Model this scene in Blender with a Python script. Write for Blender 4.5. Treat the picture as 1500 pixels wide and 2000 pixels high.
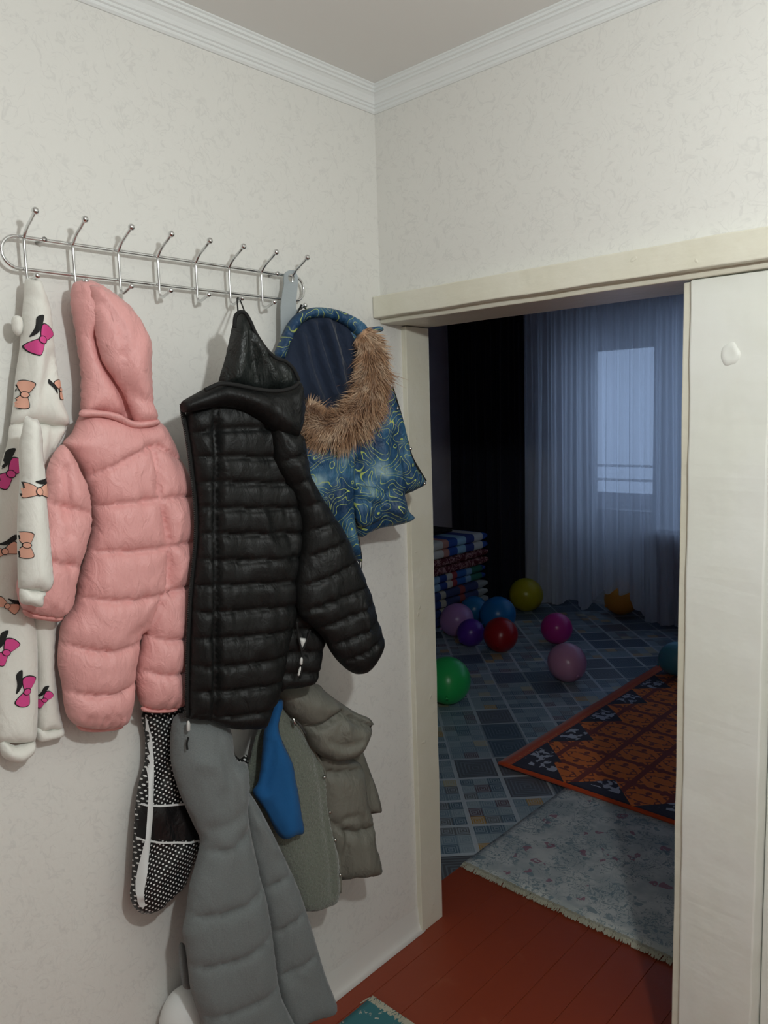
import bpy, bmesh, math, random
import numpy as np
from mathutils import Vector, Matrix, noise
from mathutils.geometry import delaunay_2d_cdt

for o in list(bpy.data.objects): bpy.data.objects.remove(o)
SC = bpy.context.scene
COL = SC.collection
random.seed(7); rng = np.random.default_rng(7)
PI = math.pi

# ------------------------------------------------------------------ camera
F, YAW, PITCH, ROLL = 1493.97, -0.7519, -0.1239, -0.0319
CAM = np.array([1.5483, -1.6685, 1.6900])
_cy, _sy, _cp, _sp = math.cos(YAW), math.sin(YAW), math.cos(PITCH), math.sin(PITCH)
_f = np.array([_sy*_cp, _cy*_cp, _sp]); _r = np.array([_cy, -_sy, 0.0]); _u = np.cross(_r, _f)
_c, _s = math.cos(ROLL), math.sin(ROLL)
_r, _u = _c*_r+_s*_u, -_s*_r+_c*_u
cd = bpy.data.cameras.new('camera'); cam = bpy.data.objects.new('camera', cd); COL.objects.link(cam)
cd.sensor_fit = 'HORIZONTAL'; cd.sensor_width = 36.0; cd.lens = F/1500*36.0; cd.clip_start = 0.02
M = Matrix(((_r[0], _u[0], -_f[0], CAM[0]), (_r[1], _u[1], -_f[1], CAM[1]), (_r[2], _u[2], -_f[2], CAM[2]), (0, 0, 0, 1)))
cam.matrix_world = M
SC.camera = cam

# ------------------------------------------------------------------ world, light, exposure
W = bpy.data.worlds.new('dusk_sky'); SC.world = W; W.use_nodes = True
bg = W.node_tree.nodes['Background']
bg.inputs[0].default_value = (0.38, 0.53, 0.80, 1); bg.inputs[1].default_value = 1.8
LAMP = (1.66, -1.20, 2.14)
ld = bpy.data.lights.new('bulb_light', 'POINT'); ld.energy = 40; ld.shadow_soft_size = 0.035; ld.color = (.945, 1.0, 0.99)
lo = bpy.data.objects.new('bulb_light', ld); COL.objects.link(lo); lo.location = LAMP
SC.view_settings.view_transform = 'Standard'; SC.view_settings.look = 'None'
SC.view_settings.exposure = 0.0; SC.view_settings.gamma = 1.0; SC.view_settings.use_curve_mapping = False
SC.cycles.use_denoising = True
SC.cycles.max_bounces = 10; SC.cycles.transparent_max_bounces = 16

# ------------------------------------------------------------------ helpers: rays
def ray(x, y): return _f+_r*(x-750)/F+_u*(1000-y)/F
def at(x, y, ax, v):
    d = ray(x, y); t = (v-CAM[ax])/d[ax]; return CAM+t*d

# ------------------------------------------------------------------ helpers: shader maths
class S:
    nt = None
    def __init__(s, sock): s.k = sock
    def _m(a, op, *b):
        n = S.nt.nodes.new('ShaderNodeMath'); n.operation = op
        for i, v in enumerate((a,)+b):
            if isinstance(v, S): S.nt.links.new(v.k, n.inputs[i])
            else: n.inputs[i].default_value = v
        return S(n.outputs[0])
    def __add__(a, b): return a._m('ADD', b)
    def __radd__(a, b): return a._m('ADD', b)
    def __sub__(a, b): return a._m('SUBTRACT', b)
    def __rsub__(a, b): return S._m(b, 'SUBTRACT', a)
    def __mul__(a, b): return a._m('MULTIPLY', b)
    def __rmul__(a, b): return a._m('MULTIPLY', b)
    def __truediv__(a, b): return a._m('DIVIDE', b)
    def abs(a): return a._m('ABSOLUTE')
    def fract(a): return a._m('FRACT')
    def floor(a): return a._m('FLOOR')
    def sin(a): return a._m('SINE')
    def min(a, b): return a._m('MINIMUM', b)
    def max(a, b): return a._m('MAXIMUM', b)
    def lt(a, b): return a._m('LESS_THAN', b)
    def gt(a, b): return a._m('GREATER_THAN', b)
    def sqrt(a): return a._m('SQRT')
def mix(fac, a, b):
    n = S.nt.nodes.new('ShaderNodeMix'); n.data_type = 'RGBA'
    for i, v in ((0, fac), (6, a), (7, b)):
        if isinstance(v, S): S.nt.links.new(v.k, n.inputs[i])
        elif i == 0: n.inputs[0].default_value = v
        else: n.inputs[i].default_value = (*v, 1)
    return S(n.outputs[2])
def step(x, lo_, hi_, a=0.0, b=1.0):
    n = S.nt.nodes.new('ShaderNodeMapRange'); n.interpolation_type = 'SMOOTHSTEP'
    S.nt.links.new(x.k, n.inputs[0])
    for i, v in enumerate((lo_, hi_, a, b)): n.inputs[1+i].default_value = v
    return S(n.outputs[0])
def ramp(x, stops, const=False):
    n = S.nt.nodes.new('ShaderNodeValToRGB'); S.nt.links.new(x.k, n.inputs[0])
    if const: n.color_ramp.interpolation = 'CONSTANT'
    e = n.color_ramp.elements
    while len(e) < len(stops): e.new(0.5)
    for q, (p, c) in zip(e, stops): q.position = p; q.color = (*c, 1)
    return S(n.outputs[0])
def coords(kind='Object'):
    n = S.nt.nodes.new('ShaderNodeTexCoord'); m = S.nt.nodes.new('ShaderNodeSeparateXYZ')
    S.nt.links.new(n.outputs[kind], m.inputs[0]); return S(n.outputs[kind]), S(m.outputs[0]), S(m.outputs[1]), S(m.outputs[2])
def vec(x, y, z=0.0):
    n = S.nt.nodes.new('ShaderNodeCombineXYZ')
    for i, v in enumerate((x, y, z)):
        if isinstance(v, S): S.nt.links.new(v.k, n.inputs[i])
        else: n.inputs[i].default_value = v
    return S(n.outputs[0])
def nz(v, scale=5, detail=2, rough=.5, dist=0, out=0):
    n = S.nt.nodes.new('ShaderNodeTexNoise'); S.nt.links.new(v.k, n.inputs['Vector'])
    n.inputs['Scale'].default_value = scale; n.inputs['Detail'].default_value = detail
    n.inputs['Roughness'].default_value = rough; n.inputs['Distortion'].default_value = dist
    return S(n.outputs[out])
def white(v):
    n = S.nt.nodes.new('ShaderNodeTexWhiteNoise'); n.noise_dimensions = '3D'; S.nt.links.new(v.k, n.inputs[0]); return S(n.outputs[0])
def voro(v, scale, feature='F1', out='Distance', rand=1.0):
    n = S.nt.nodes.new('ShaderNodeTexVoronoi'); n.feature = feature; S.nt.links.new(v.k, n.inputs['Vector'])
    n.inputs['Scale'].default_value = scale; n.inputs['Randomness'].default_value = rand; return S(n.outputs[out])
def material(name, fn=None, base=(.8, .8, .8), rough=.6, bump=None, bump_d=.002, metal=0, sheen=0, spec=.4, sub=0, coat=0):
    """fn() returns a colour socket; bump() a height socket"""
    m = bpy.data.materials.new(name); m.use_nodes = True; S.nt = m.node_tree
    b = m.node_tree.nodes['Principled BSDF']
    b.inputs['Base Color'].default_value = (*base, 1); b.inputs['Roughness'].default_value = rough
    b.inputs['Metallic'].default_value = metal; b.inputs['Specular IOR Level'].default_value = spec
    if sheen: b.inputs['Sheen Weight'].default_value = sheen; b.inputs['Sheen Roughness'].default_value = .5
    if coat: b.inputs['Coat Weight'].default_value = coat
    if sub: b.inputs['Subsurface Weight'].default_value = sub; b.inputs['Subsurface Radius'].default_value = (.03, .03, .03)
    if fn: m.node_tree.links.new(fn().k, b.inputs['Base Color'])
    if bump:
        n = m.node_tree.nodes.new('ShaderNodeBump'); n.inputs['Distance'].default_value = bump_d; n.inputs['Strength'].default_value = 1
        m.node_tree.links.new(bump().k, n.inputs['Height']); m.node_tree.links.new(n.outputs[0], b.inputs['Normal'])
    return m

# ------------------------------------------------------------------ helpers: objects
def tag(o, label=None, cat=None, group=None, kind=None):
    if label: o['label'] = label
    if cat: o['category'] = cat
    if group: o['group'] = group
    if kind: o['kind'] = kind
    return o
def obj(name, verts, faces, mat, parent=None, smooth=False, uv=None):
    me = bpy.data.meshes.new(name); me.from_pydata([tuple(map(float, v)) for v in verts], [], [tuple(map(int, f)) for f in faces])
    return link(name, me, mat, parent, smooth, uv)
def link(name, me, mat, parent=None, smooth=False, uv=None):
    if mat is not None: me.materials.append(mat)
    if smooth: me.polygons.foreach_set('use_smooth', [True]*len(me.polygons))
    if uv is not None:
        l = me.uv_layers.new(name='UVMap'); vi = np.zeros(len(me.loops), int); me.loops.foreach_get('vertex_index', vi)
        l.data.foreach_set('uv', np.asarray(uv, dtype=np.float32)[vi].ravel())
    o = bpy.data.objects.new(name, me); COL.objects.link(o)
    if parent is not None:
        o.parent = parent
        org = world_loc(parent)
        o.data.transform(Matrix.Translation(-org))
    return o
def world_loc(o):
    p = Vector((0, 0, 0))
    while o is not None: p += o.location; o = o.parent
    return p
def thing(name, loc, label, cat, group=None):
    o = bpy.data.objects.new(name, None); COL.objects.link(o); o.location = loc; o.empty_display_size = .1
    return tag(o, label, cat, group)
def frombm(name, bm, mat, parent=None, smooth=False):
    me = bpy.data.meshes.new(name); bm.normal_update(); bm.to_mesh(me); bm.free(); return link(name, me, mat, parent, smooth)
def box(name, lo_, hi_, mat, parent=None, bev=0, seg=2):
    bm = bmesh.new(); bmesh.ops.create_cube(bm, size=1)
    c = [(a+b)/2 for a, b in zip(lo_, hi_)]; d = [b-a for a, b in zip(lo_, hi_)]
    for v in bm.verts: v.co = Vector((c[i]+v.co[i]*d[i] for i in range(3)))
    if bev: bmesh.ops.bevel(bm, geom=bm.edges[:], offset=bev, segments=seg, affect='EDGES', profile=.5)
    return frombm(name, bm, mat, parent, False)
def tube_data(path, r, n=10, cap=True, closed=False):
    path = [np.array(p, float) for p in path]; V = []; Fc = []; m = len(path)
    rr = r if hasattr(r, '__len__') else [r]*m
    up = None
    for i, p in enumerate(path):
        if closed: t = path[(i+1) % m]-path[i-1]
        else: t = path[min(i+1, m-1)]-path[max(i-1, 0)]
        t = t/np.linalg.norm(t)
        if up is None:
            up = np.cross(t, [0.31, .17, .93]); up /= np.linalg.norm(up)
        up = up-t*(up@t); up /= np.linalg.norm(up); w = np.cross(t, up)
        for k in range(n): a = 2*PI*k/n; V.append(p+rr[i]*(math.cos(a)*up+math.sin(a)*w))
    for i in range(m if closed else m-1):
        j = (i+1) % m
        for k in range(n): Fc.append((i*n+k, i*n+(k+1) % n, j*n+(k+1) % n, j*n+k))
    if cap and not closed: Fc.append(tuple(range(n))[::-1]); Fc.append(tuple((m-1)*n+k for k in range(n)))
    return V, Fc
def tube(name, path, r, mat, parent=None, n=10, closed=False):
    V, Fc = tube_data(path, r, n, True, closed); return obj(name, V, Fc, mat, parent, True)
def ball(name, c, r, mat, parent=None, n=16, sc=(1, 1, 1)):
    bm = bmesh.new(); bmesh.ops.create_uvsphere(bm, u_segments=n, v_segments=n//2+2, radius=r)
    for v in bm.verts: v.co = Vector((c[i]+v.co[i]*sc[i] for i in range(3)))
    return frombm(name, bm, mat, parent, True)
def spline(P, n, closed=False):
    P = np.array(P, float); m = len(P); out = []
    rngi = range(m if closed else m-1)
    for i in rngi:
        if closed: a, b, c, d = P[i-1], P[i], P[(i+1) % m], P[(i+2) % m]
        else: a, b, c, d = P[max(i-1, 0)], P[i], P[i+1], P[min(i+2, m-1)]
        for k in range(n):
            t = k/n
            out.append(.5*((2*b)+(c-a)*t+(2*a-5*b+4*c-d)*t*t+(3*b-a-3*c+d)*t**3))
    if not closed: out.append(P[-1])
    return np.array(out)

# ------------------------------------------------------------------ materials
def m_wallpaper():
    v, x, y, z = coords(); r = 9.0
    n1 = nz(v, 16, 2.5, .55, 1.4); n2 = nz(v, 27, 2, .5, .9); mask = step(nz(v, 34, 1), .44, .56); mask2 = step(nz(v, 19, 1), .42, .56)
    l1 = step((n1-.5).abs(), 0.0, .030, 1, 0)*mask; l2 = step((n2-.47).abs(), 0.0, .03, 1, 0)*mask2
    return mix((l1.max(l2*.8))*.34, (.80, .79, .75), (.60, .59, .57))
WP = material('wallpaper_cream_fibre', m_wallpaper, rough=.75, bump=lambda: nz(coords()[0], 60, 3), bump_d=.0012)
def m_ceil():
    return mix(nz(coords()[0], 3, 2), (.80, .785, .755), (.82, .805, .775))
CEIL = material('ceiling_paint', m_ceil, rough=.8)
CORN = material('white_polystyrene', base=(.83, .85, .84), rough=.55)
def paintbump(): 
    v, x, y, z = coords(); return nz(vec(x*6, y*6, z*40), 1, 3)*.5+nz(v, 30, 3)*.9+step(nz(v, 30, 1), .75, .79)*.3
def paintbumpv():
    v, x, y, z = coords(); return nz(vec(x*40, y*40, z*5), 1, 3)*.4+nz(v, 14, 3)*1.2+step(nz(v, 22, 1), .76, .80)*.3
def m_paint(c1, c2):
    def f():
        v, x, y, z = coords(); return mix(step(nz(v, 4, 4, .6), .35, .65), c1, c2)
    return f
CREAM = material('cream_gloss_paint', m_paint((.76, .73, .60), (.80, .775, .66)), rough=.35, bump=paintbump, bump_d=.0025)
POST = material('white_oil_paint', m_paint((.80, .81, .74), (.83, .84, .79)), rough=.38, bump=paintbumpv, bump_d=.0022)
def m_floor():
    v, x, y, z = coords(); w = step(nz(v, 7, 5, .65), .58, .78)
    return mix(w*.35, (.27, .047, .019), (.42, .12, .06))
FLOOR = material('red_floor_paint', m_floor, rough=.38, bump=lambda: nz(coords()[0], 12, 3), bump_d=.001)
ROOMW = material('room_wallpaper', m_paint((.50, .45, .47), (.55, .50, .51)), rough=.8)
WHITE = material('white_plastic', base=(.80, .81, .80), rough=.4)
CHROME = material('chrome', base=(.72, .73, .73), rough=.16, metal=1)
GREYPL = material('grey_plastic', m_paint((.36, .40, .42), (.40, .44, .46)), rough=.45)
def fabric_bump(sc=900):
    return lambda: nz(coords('UV')[0], sc, 1)
def wrinkle(a=26, fine=300, k=1.0):
    def f():
        v, x, y, z = coords('UV'); return nz(vec(x*2.2, y), a, 3, .55, .8)*k+nz(v, fine, 1)*.05
    return f
PINK = material('pink_nylon', m_paint((.76, .365, .35), (.79, .39, .375)), rough=.5, bump=wrinkle(26, 300, .55), bump_d=.008, sheen=.1)
PINKD = material('pink_nylon_elastic', base=(.76, .34, .32), rough=.55)
BLACK = material('black_nylon', base=(.0075, .008, .008), rough=.5, bump=wrinkle(16, 300, .6), bump_d=.008, spec=.26)
BLACKM = material('black_matte_trim', base=(.006, .006, .006), rough=.8)
BLACKL = material('black_satin_lining', base=(.014, .017, .016), rough=.42, bump=wrinkle(20), bump_d=.010, spec=.35)
def m_white_fleece(): return mix(nz(coords('UV')[0], 160, 2), (.78, .765, .70), (.83, .815, .76))
FLEECE = material('white_sweat_fabric', m_white_fleece, rough=.9, sheen=.3, bump=wrinkle(12, 700), bump_d=.004)
INKP = material('magenta_print', base=(.68, .07, .27), rough=.7); INKO = material('peach_print', base=(.80, .42, .31), rough=.7); INKB = material('black_print', base=(.012, .012, .012), rough=.7)
def m_topo():
    v, x, y, z = coords('UV')
    n = nz(v, 17, 1.0, .4, .5); c = (n*11).fract(); line = step((c-.5).abs(), .025, .065, 1, 0)
    mm = step(nz(vec(x+3, y), 7, 1), .30, .36)
    base = ramp(nz(vec(x+9, y+2), 10, 3, .55), [(.30, (.009, .032, .085)), (.48, (.018, .068, .155)), (.60, (.045, .14, .25)), (.72, (.28, .42, .48))])
    return mix(line*mm, base, (.50, .60, .15))
TOPO = material('blue_contour_print_nylon', m_topo, rough=.5, bump=wrinkle(20), bump_d=.008)
NAVY = material('navy_lining', m_paint((.006, .015, .038), (.008, .019, .048)), rough=.8, sheen=.2, bump=wrinkle(9, 500), bump_d=.008)
def m_fur():
    v, x, y, z = coords(); return ramp(nz(v, 24, 3, .6), [(.3, (.27, .14, .07)), (.48, (.46, .27, .155)), (.68, (.70, .53, .38))])
FUR = material('tan_fur', m_fur, rough=.75, sheen=.2)
def m_grey():
    v, x, y, z = coords('UV'); return mix(nz(v, 330, 3, .8), (.085, .097, .10), (.225, .245, .245))
GREY = material('grey_melange', m_grey, rough=.85, bump=wrinkle(9, 700, .8), bump_d=.007, sheen=.2)
def m_green(): return mix(nz(coords('UV')[0], 6, 3), (.150, .148, .122), (.178, .172, .145))
GREEN = material('sage_nylon', m_green, rough=.6, bump=wrinkle(14, 500), bump_d=.008)
def m_plush(): return mix(nz(coords('UV')[0], 90, 4, .8), (.115, .135, .105), (.20, .215, .175))
PLUSH = material('sage_plush', m_plush, rough=.95, sheen=.5, bump=lambda: nz(coords('UV')[0], 160, 3), bump_d=.006)
BLUE = material('cobalt_fleece', m_paint((.007, .085, .25), (.010, .105, .29)), rough=.95, sheen=.04, bump=wrinkle(8, 600), bump_d=.004)
def m_bag():
    v, x, y, z = coords('UV'); k = 125.0
    u1 = (x*.86+y)*.7071*k; v1 = (x*.86-y)*.7071*k
    d = ((u1.fract()-.5)*(u1.fract()-.5)+(v1.fract()-.5)*(v1.fract()-.5)).sqrt()
    return mix(d.lt(.235), (.010, .010, .011), (.80, .81, .80))
BAGD = material('polka_dot_film', m_bag, rough=.3, bump=wrinkle(30), bump_d=.006)
BAGB = material('black_film', base=(.008, .008, .009), rough=.35, bump=wrinkle(18), bump_d=.006)
BAGW = material('white_film', base=(.72, .74, .74), rough=.35)
ZIP = material('zip_grey', base=(.62, .62, .60), rough=.4)
SNAP = material('steel_snap', base=(.55, .55, .52), rough=.25, metal=1)
def m_quilt(seed, stops, f=9.0):
    def fn():
        v, x, y, z = coords(); return ramp(((y*f*.11+seed)).fract(), stops, True)
    return fn
Q1 = material('striped_quilt_bright', m_quilt(.1, [(0, (.03, .09, .35)), (.10, (.25, .45, .65)), (.2, (.03, .25, .10)), (.28, (.65, .60, .50)), (.42, (.55, .25, .18)), (.5, (.03, .08, .30)), (.62, (.30, .50, .62)), (.74, (.04, .06, .22)), (.86, (.62, .60, .55))], 10), rough=.8)
def m_damask():
    v, x, y, z = coords(); n = nz(vec(x*1.0, y, z), 13, 1.5, .5, 1.8); l = step((n-.5).abs(), .02, .05, 1, 0)
    return mix(l.max(step(n, .62, .66)), (.10, .008, .014), (.42, .22, .20))
Q2 = material('maroon_damask_quilt', m_damask, rough=.7)
Q3 = material('striped_quilt_blue', m_quilt(.3, [(0, (.02, .06, .25)), (.12, (.25, .40, .55)), (.24, (.02, .05, .2)), (.36, (.6, .55, .45)), (.46, (.35, .05, .05)), (.54, (.03, .12, .35)), (.7, (.2, .35, .5)), (.8, (.03, .15, .10))], 12), rough=.8)
Q4 = material('striped_quilt_dark', m_quilt(.6, [(0, (.03, .05, .16)), (.2, (.45, .40, .30)), (.28, (.04, .05, .12)), (.5, (.30, .06, .05)), (.58, (.05, .06, .14)), (.8, (.35, .36, .34))], 11), rough=.8)
DARKC = material('navy_drape', base=(.011, .014, .026), rough=.85, sheen=.1)
def sheer():
    m = bpy.data.materials.new('sheer_voile'); m.use_nodes = True; nt = m.node_tree; S.nt = nt
    for n in list(nt.nodes): nt.nodes.remove(n)
    out = nt.nodes.new('ShaderNodeOutputMaterial'); tr = nt.nodes.new('ShaderNodeBsdfTransparent'); tl = nt.nodes.new('ShaderNodeBsdfTranslucent'); df = nt.nodes.new('ShaderNodeBsdfDiffuse')
    tl.inputs[0].default_value = (.80, .82, .86, 1); df.inputs[0].default_value = (.80, .82, .86, 1)
    a = nt.nodes.new('ShaderNodeMixShader'); a.inputs[0].default_value = .45; nt.links.new(tl.outputs[0], a.inputs[1]); nt.links.new(df.outputs[0], a.inputs[2])
    b = nt.nodes.new('ShaderNodeMixShader'); b.inputs[0].default_value = .84; nt.links.new(tr.outputs[0], b.inputs[1]); nt.links.new(a.outputs[0], b.inputs[2])
    nt.links.new(b.outputs[0], out.inputs[0]); return m
SHEER = sheer()
GLASS = material('window_glass', base=(1, 1, 1), rough=.02)
GLASS.node_tree.nodes['Principled BSDF'].inputs['Transmission Weight'].default_value = 1
GLASS.node_tree.nodes['Principled BSDF'].inputs['IOR'].default_value = 1.02
BULB = material('lit_bulb', base=(1, .95, .85), rough=.3)
_b = BULB.node_tree.nodes['Principled BSDF']; _b.inputs['Emission Color'].default_value = (1, .95, .86, 1); _b.inputs['Emission Strength'].default_value = 6
def m_lino():
    v, x, y, z = coords(); P = .205
    a = ((x+y)*.7071-.33)/P; b = ((y-x)*.7071-.484)/P
    fa, fb = a.fract(), b.fract(); cell = white(vec(a.floor(), b.floor())); big = white(vec((a/2).floor(), (b/2).floor(), 3.0))
    fine = (cell*.55+big*.45).gt(.42)                                   # cells cut into small nested squares
    q = 3.0
    da = (fa-.5).abs().max((fb-.5).abs()); s1 = (da*12).fract()
    sa, sb = (fa*q).fract(), (fb*q).fract(); sm = (sa-.5).abs().max((sb-.5).abs()); sc_ = white(vec((a*q).floor(), (b*q).floor(), 5.0))
    ring = (sm*7).fract()
    small = ramp(sc_, [(0, (.09, .15, .20)), (.18, (.20, .28, .33)), (.38, (.30, .37, .40)), (.56, (.16, .17, .18)), (.68, (.27, .34, .37)), (.86, (.52, .30, .07)), (.92, (.50, .44, .26)), (.96, (.14, .09, .11))], True)
    small = mix(ring.gt(.5)*.6, small, (.40, .47, .50))
    plain = mix(s1.gt(.6)*.4, ramp(big, [(0, (.07, .11, .15)), (.4, (.12, .13, .15)), (.7, (.09, .09, .095))], True), (.25, .31, .35))
    c = mix(fine, plain, small)
    edge = (.5-(fa-.5).abs()).min(.5-(fb-.5).abs())
    grid = edge.lt(.045)*mixf(big)
    return mix(grid, c, (.55, .60, .62))
def mixf(b): return step(b, .25, .3)*.55+.3
LINO = material('patchwork_linoleum', m_lino, rough=.4)
RX0, RY0 = -.47, 1.235
def m_orange():
    v, x, y, z = coords(); u = x-RX0; w = y-RY0
    P = .20
    g = ((u+.02)/P).fract(); h = (w/P).fract(); gl = (.5-(g-.5).abs()).min(.5-(h-.5).abs())
    cx, cy = (g-.5).abs(), (h-.5).abs(); r_ = (cx*cx+cy*cy).sqrt()
    n = nz(vec(cx, cy, 0.0), 5.0, .5, .4, .6)
    orn = step(((n*2.6).fract()-.5).abs(), .15, .19, 1, 0)
    cellc = mix(orn, (.90, .20, .015), (.24, .026, .008))
    cellc = mix(gl.lt(.07), cellc, (.26, .026, .010))
    T = .32
    def tri(coord, along, off):
        t = ((along-off)/T).fract(); hgt = .17*(1-((t-.5)*2.0).abs()*1.02)
        return (coord-.065).lt(hgt)*coord.gt(.065), t
    t1, p1 = tri(u, w, .03); t2, p2 = tri(w+.05, u, .03)
    tr = t1.max(t2)
    orn1 = step(nz(vec(u, w), 26, 2, .5, .6), .50, .53)*((p1-.5).abs().lt(.22)*u.lt(.17)*u.gt(.075)).max((p2-.5).abs().lt(.22)*w.lt(.17)*w.gt(.075))
    c = mix(tr, cellc, (.012, .012, .035)); c = mix(orn1*tr, c, (.50, .52, .60))
    bd = u.min(w*4.0); bn = step((nz(vec(u, w), 60, 2)), .5, .58)
    c = mix(bd.lt(.065), c, (.62, .075, .016)); c = mix(bd.lt(.055)*bd.gt(.045)*bn, c, (.70, .22, .05))
    return c
ORANGE = material('orange_ornament_rug', m_orange, rough=.9, sheen=.2)
def m_floral():
    v, x, y, z = coords()
    base = mix(step(nz(v, 8, 3, .6), .4, .62), (.42, .46, .46), (.58, .60, .58))
    scr = step((nz(v, 22, 2, .6, 1.6)-.5).abs(), .008, .03, 1, 0)*step(nz(vec(x+2, y), 9, 1), .44, .52)
    c = mix(scr*.75, base, (.13, .19, .22))
    nx_, ny_ = nz(vec(x, y), 30, 2)-.5, nz(vec(x+7, y), 30, 2)-.5
    vv = vec(x+nx_*.06, y+ny_*.06)
    d = voro(vv, 14); sel = nz(vec(x+5, y+1), 6, 1).gt(.5)
    c = mix(d.lt(.24)*d.gt(.10)*sel*.75, c, (.30, .10, .16))
    scr2 = step((nz(vv, 13, 1.5, .5, 2.2)-.5).abs(), .01, .035, 1, 0)*step(nz(vec(x+1, y+6), 7, 1), .42, .5)
    c = mix(scr2*.7, c, (.15, .23, .27))
    d2 = voro(vec(x+1.3+nx_*.05, y+.4), 19); c = mix(d2.lt(.24)*nz(vec(x, y+4), 7, 1).gt(.5)*.75, c, (.17, .25, .29))
    return c
FLORAL = material('pale_floral_rug', m_floral, rough=.95)
def m_teal():
    v, x, y, z = coords(); return mix(step(nz(vec(x, y), 30, 3, .6), .60, .66), (.045, .17, .19), (.45, .45, .38))
TEAL = material('teal_rug', m_teal, rough=.95)
FRINGE = material('cream_fringe', m_paint((.42, .40, .30), (.55, .53, .42)), rough=.9)

# ------------------------------------------------------------------ structure: hall
st = lambda o: tag(o, kind='structure')
HX, HY, H = 2.9, -4.4, 2.594
OPZ = 1.968; OPX = .897; TH = .185
st(box('wall_left', (-.12, HY, 0), (0, TH, H), WP))
wf = st(box('wall_front', (0, 0, 2.03), (HX, TH, H), WP))
st(box('wall_right', (HX, HY, 0), (HX+.1, 0, H), WP))
st(box('wall_rear', (-.12, HY-.1, 0), (HX+.1, HY, H), WP))
st(box('ceiling', (-.12, HY-.1, H), (HX+.1, TH, H+.1), CEIL))
# cornice: one moulded strip on each wall, mitred in the corner
prof = [(0, 0), (.004, 0), (.008, .004), (.0085, .010), (.0125, .012), (.0125, .0175), (.0165, .0195), (.019, .027), (.0235, .035), (.029, .040), (.033, .0415), (.033, .047), (.038, .049), (.038, .055), (.042, .057), (.042, .0605), (0, .0605)]
def cornice(name, along):
    V = []; Fc = []; n = len(prof)
    for e in (0, 1):
        for d, h in prof:
            if along == 'y': V.append((d, (-d if e == 0 else HY), 2.5335+h))
            else: V.append(((d if e == 0 else HX), -d, 2.5335+h))
    for i in range(n): j = (i+1) % n; Fc.append((i, j, n+j, n+i))
    Fc.append(tuple(range(n))); Fc.append(tuple(range(2*n-1, n-1, -1)))
    return st(obj(name, V, Fc, CORN))
cornice('trim_1', 'y'); cornice('trim_2', 'x')
# loose wallpaper strip turned out on to the floor along the left wall
V = []; Fc = []; pr = [(.0006, .085), (.003, .06), (.006, .03), (.012, .012), (.022, .002), (.020, .0), (.0, .0)]
ys = np.linspace(HY, .10, 60)
for y in ys:
    w = 1+.25*noise.noise((0, y*6, 1))
    for d, h in pr: V.append((d*w if h > 0 else d, y, h*(1+.1*noise.noise((3, y*5, 0)))))
for i in range(len(ys)-1):
    for k in range(len(pr)-1): Fc.append((i*7+k, i*7+k+1, i*7+8+k, i*7+7+k))
def m_strip(): return mix(nz(coords()[0], 9, 3), (.74, .735, .70), (.80, .79, .75))
st(obj('baseboard_left', V, Fc, material('paper_strip', m_strip, rough=.8), smooth=True))

# floor: painted boards
fl = st(box('floor', (-2.95, HY-.1, -.12), (HX+.1, 4.6, -.028), FLOOR))
x = -2.885; k = 0
while x < HX:
    w = .114
    if x > -.16:
        box('plank', (x+.0005, HY, -.03), (x+w-.0005, 4.15, 0.0), FLOOR, fl, .0009, 1)
    x += w; k += 1

# door surround: head board, posts, reveal
def wobbly(o, amp=.0016, fr=7, cuts=0):
    bm = bmesh.new(); bm.from_mesh(o.data)
    if cuts: 
        L = [e for e in bm.edges if e.calc_length() > .4]
        bmesh.ops.subdivide_edges(bm, edges=L, cuts=cuts, use_grid_fill=True)
    for v in bm.verts:
        c = v.co+o.location; v.co += Vector(noise.noise_vector(c*fr))*amp
    bm.to_mesh(o.data); bm.free(); return o
trim = []
st(wobbly(box('trim_3', (.001, -.034, 1.972), (HX, .0, 2.0325), CREAM, None, .003), .0018, 9, 50))
st(wobbly(box('trim_4', (.0, -.004, 1.958), (1.06, TH+.012, 2.03), CREAM, None, .003), .001, 9, 30))
st(wobbly(box('trim_5', (OPX, .0, 0), (1.06, TH, 1.955), POST, None, .004), .0022, 11, 70))
st(wobbly(box('trim_6', (.877, .012, 0), (OPX+.01, TH+.012, 1.955), CREAM, None, .003), .0015, 9, 40))
st(wobbly(box('trim_7', (-.06, .088, 0), (.018, TH+.01, 1.955), CREAM, None, .002), .0012, 9, 40))
_pp = at(1425, 692, 1, -.001)
V = [(_pp[0], -.0016, _pp[2]+.002)]; Fc = []
for k in range(24):
    a = 2*PI*k/24; rr0 = 1+.22*noise.noise((math.cos(a)*1.5, math.sin(a)*1.5, 4))
    for r_, yy in ((.008, -.0022), (.0165, -.0024), (.0195, .0015)): V.append((_pp[0]+r_*rr0*math.cos(a), yy, _pp[2]+r_*1.35*rr0*math.sin(a)))
for k in range(24):
    j = (k+1) % 24; Fc.append((0, 1+3*k, 1+3*j))
    for q in (0, 1): Fc.append((1+3*k+q, 2+3*k+q, 2+3*j+q, 1+3*j+q))
_po = [o for o in bpy.data.objects if o.name == 'trim_5'][0]
obj('painted_plug', V, Fc, POST, _po, True)
# neighbouring doorway on the right, its leaf closed
dr = st(box('door_1', (1.062, .055, .01), (1.95, .095, 1.955), POST, None, .003))
box('door_panel', (1.18, .048, .25), (1.83, .06, .9), POST, dr, .004); box('door_panel', (1.18, .048, 1.05), (1.83, .06, 1.8), POST, dr, .004)
st(box('wall_front_side', (1.95, .0, 0), (HX, TH, 2.03), WP))

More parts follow.
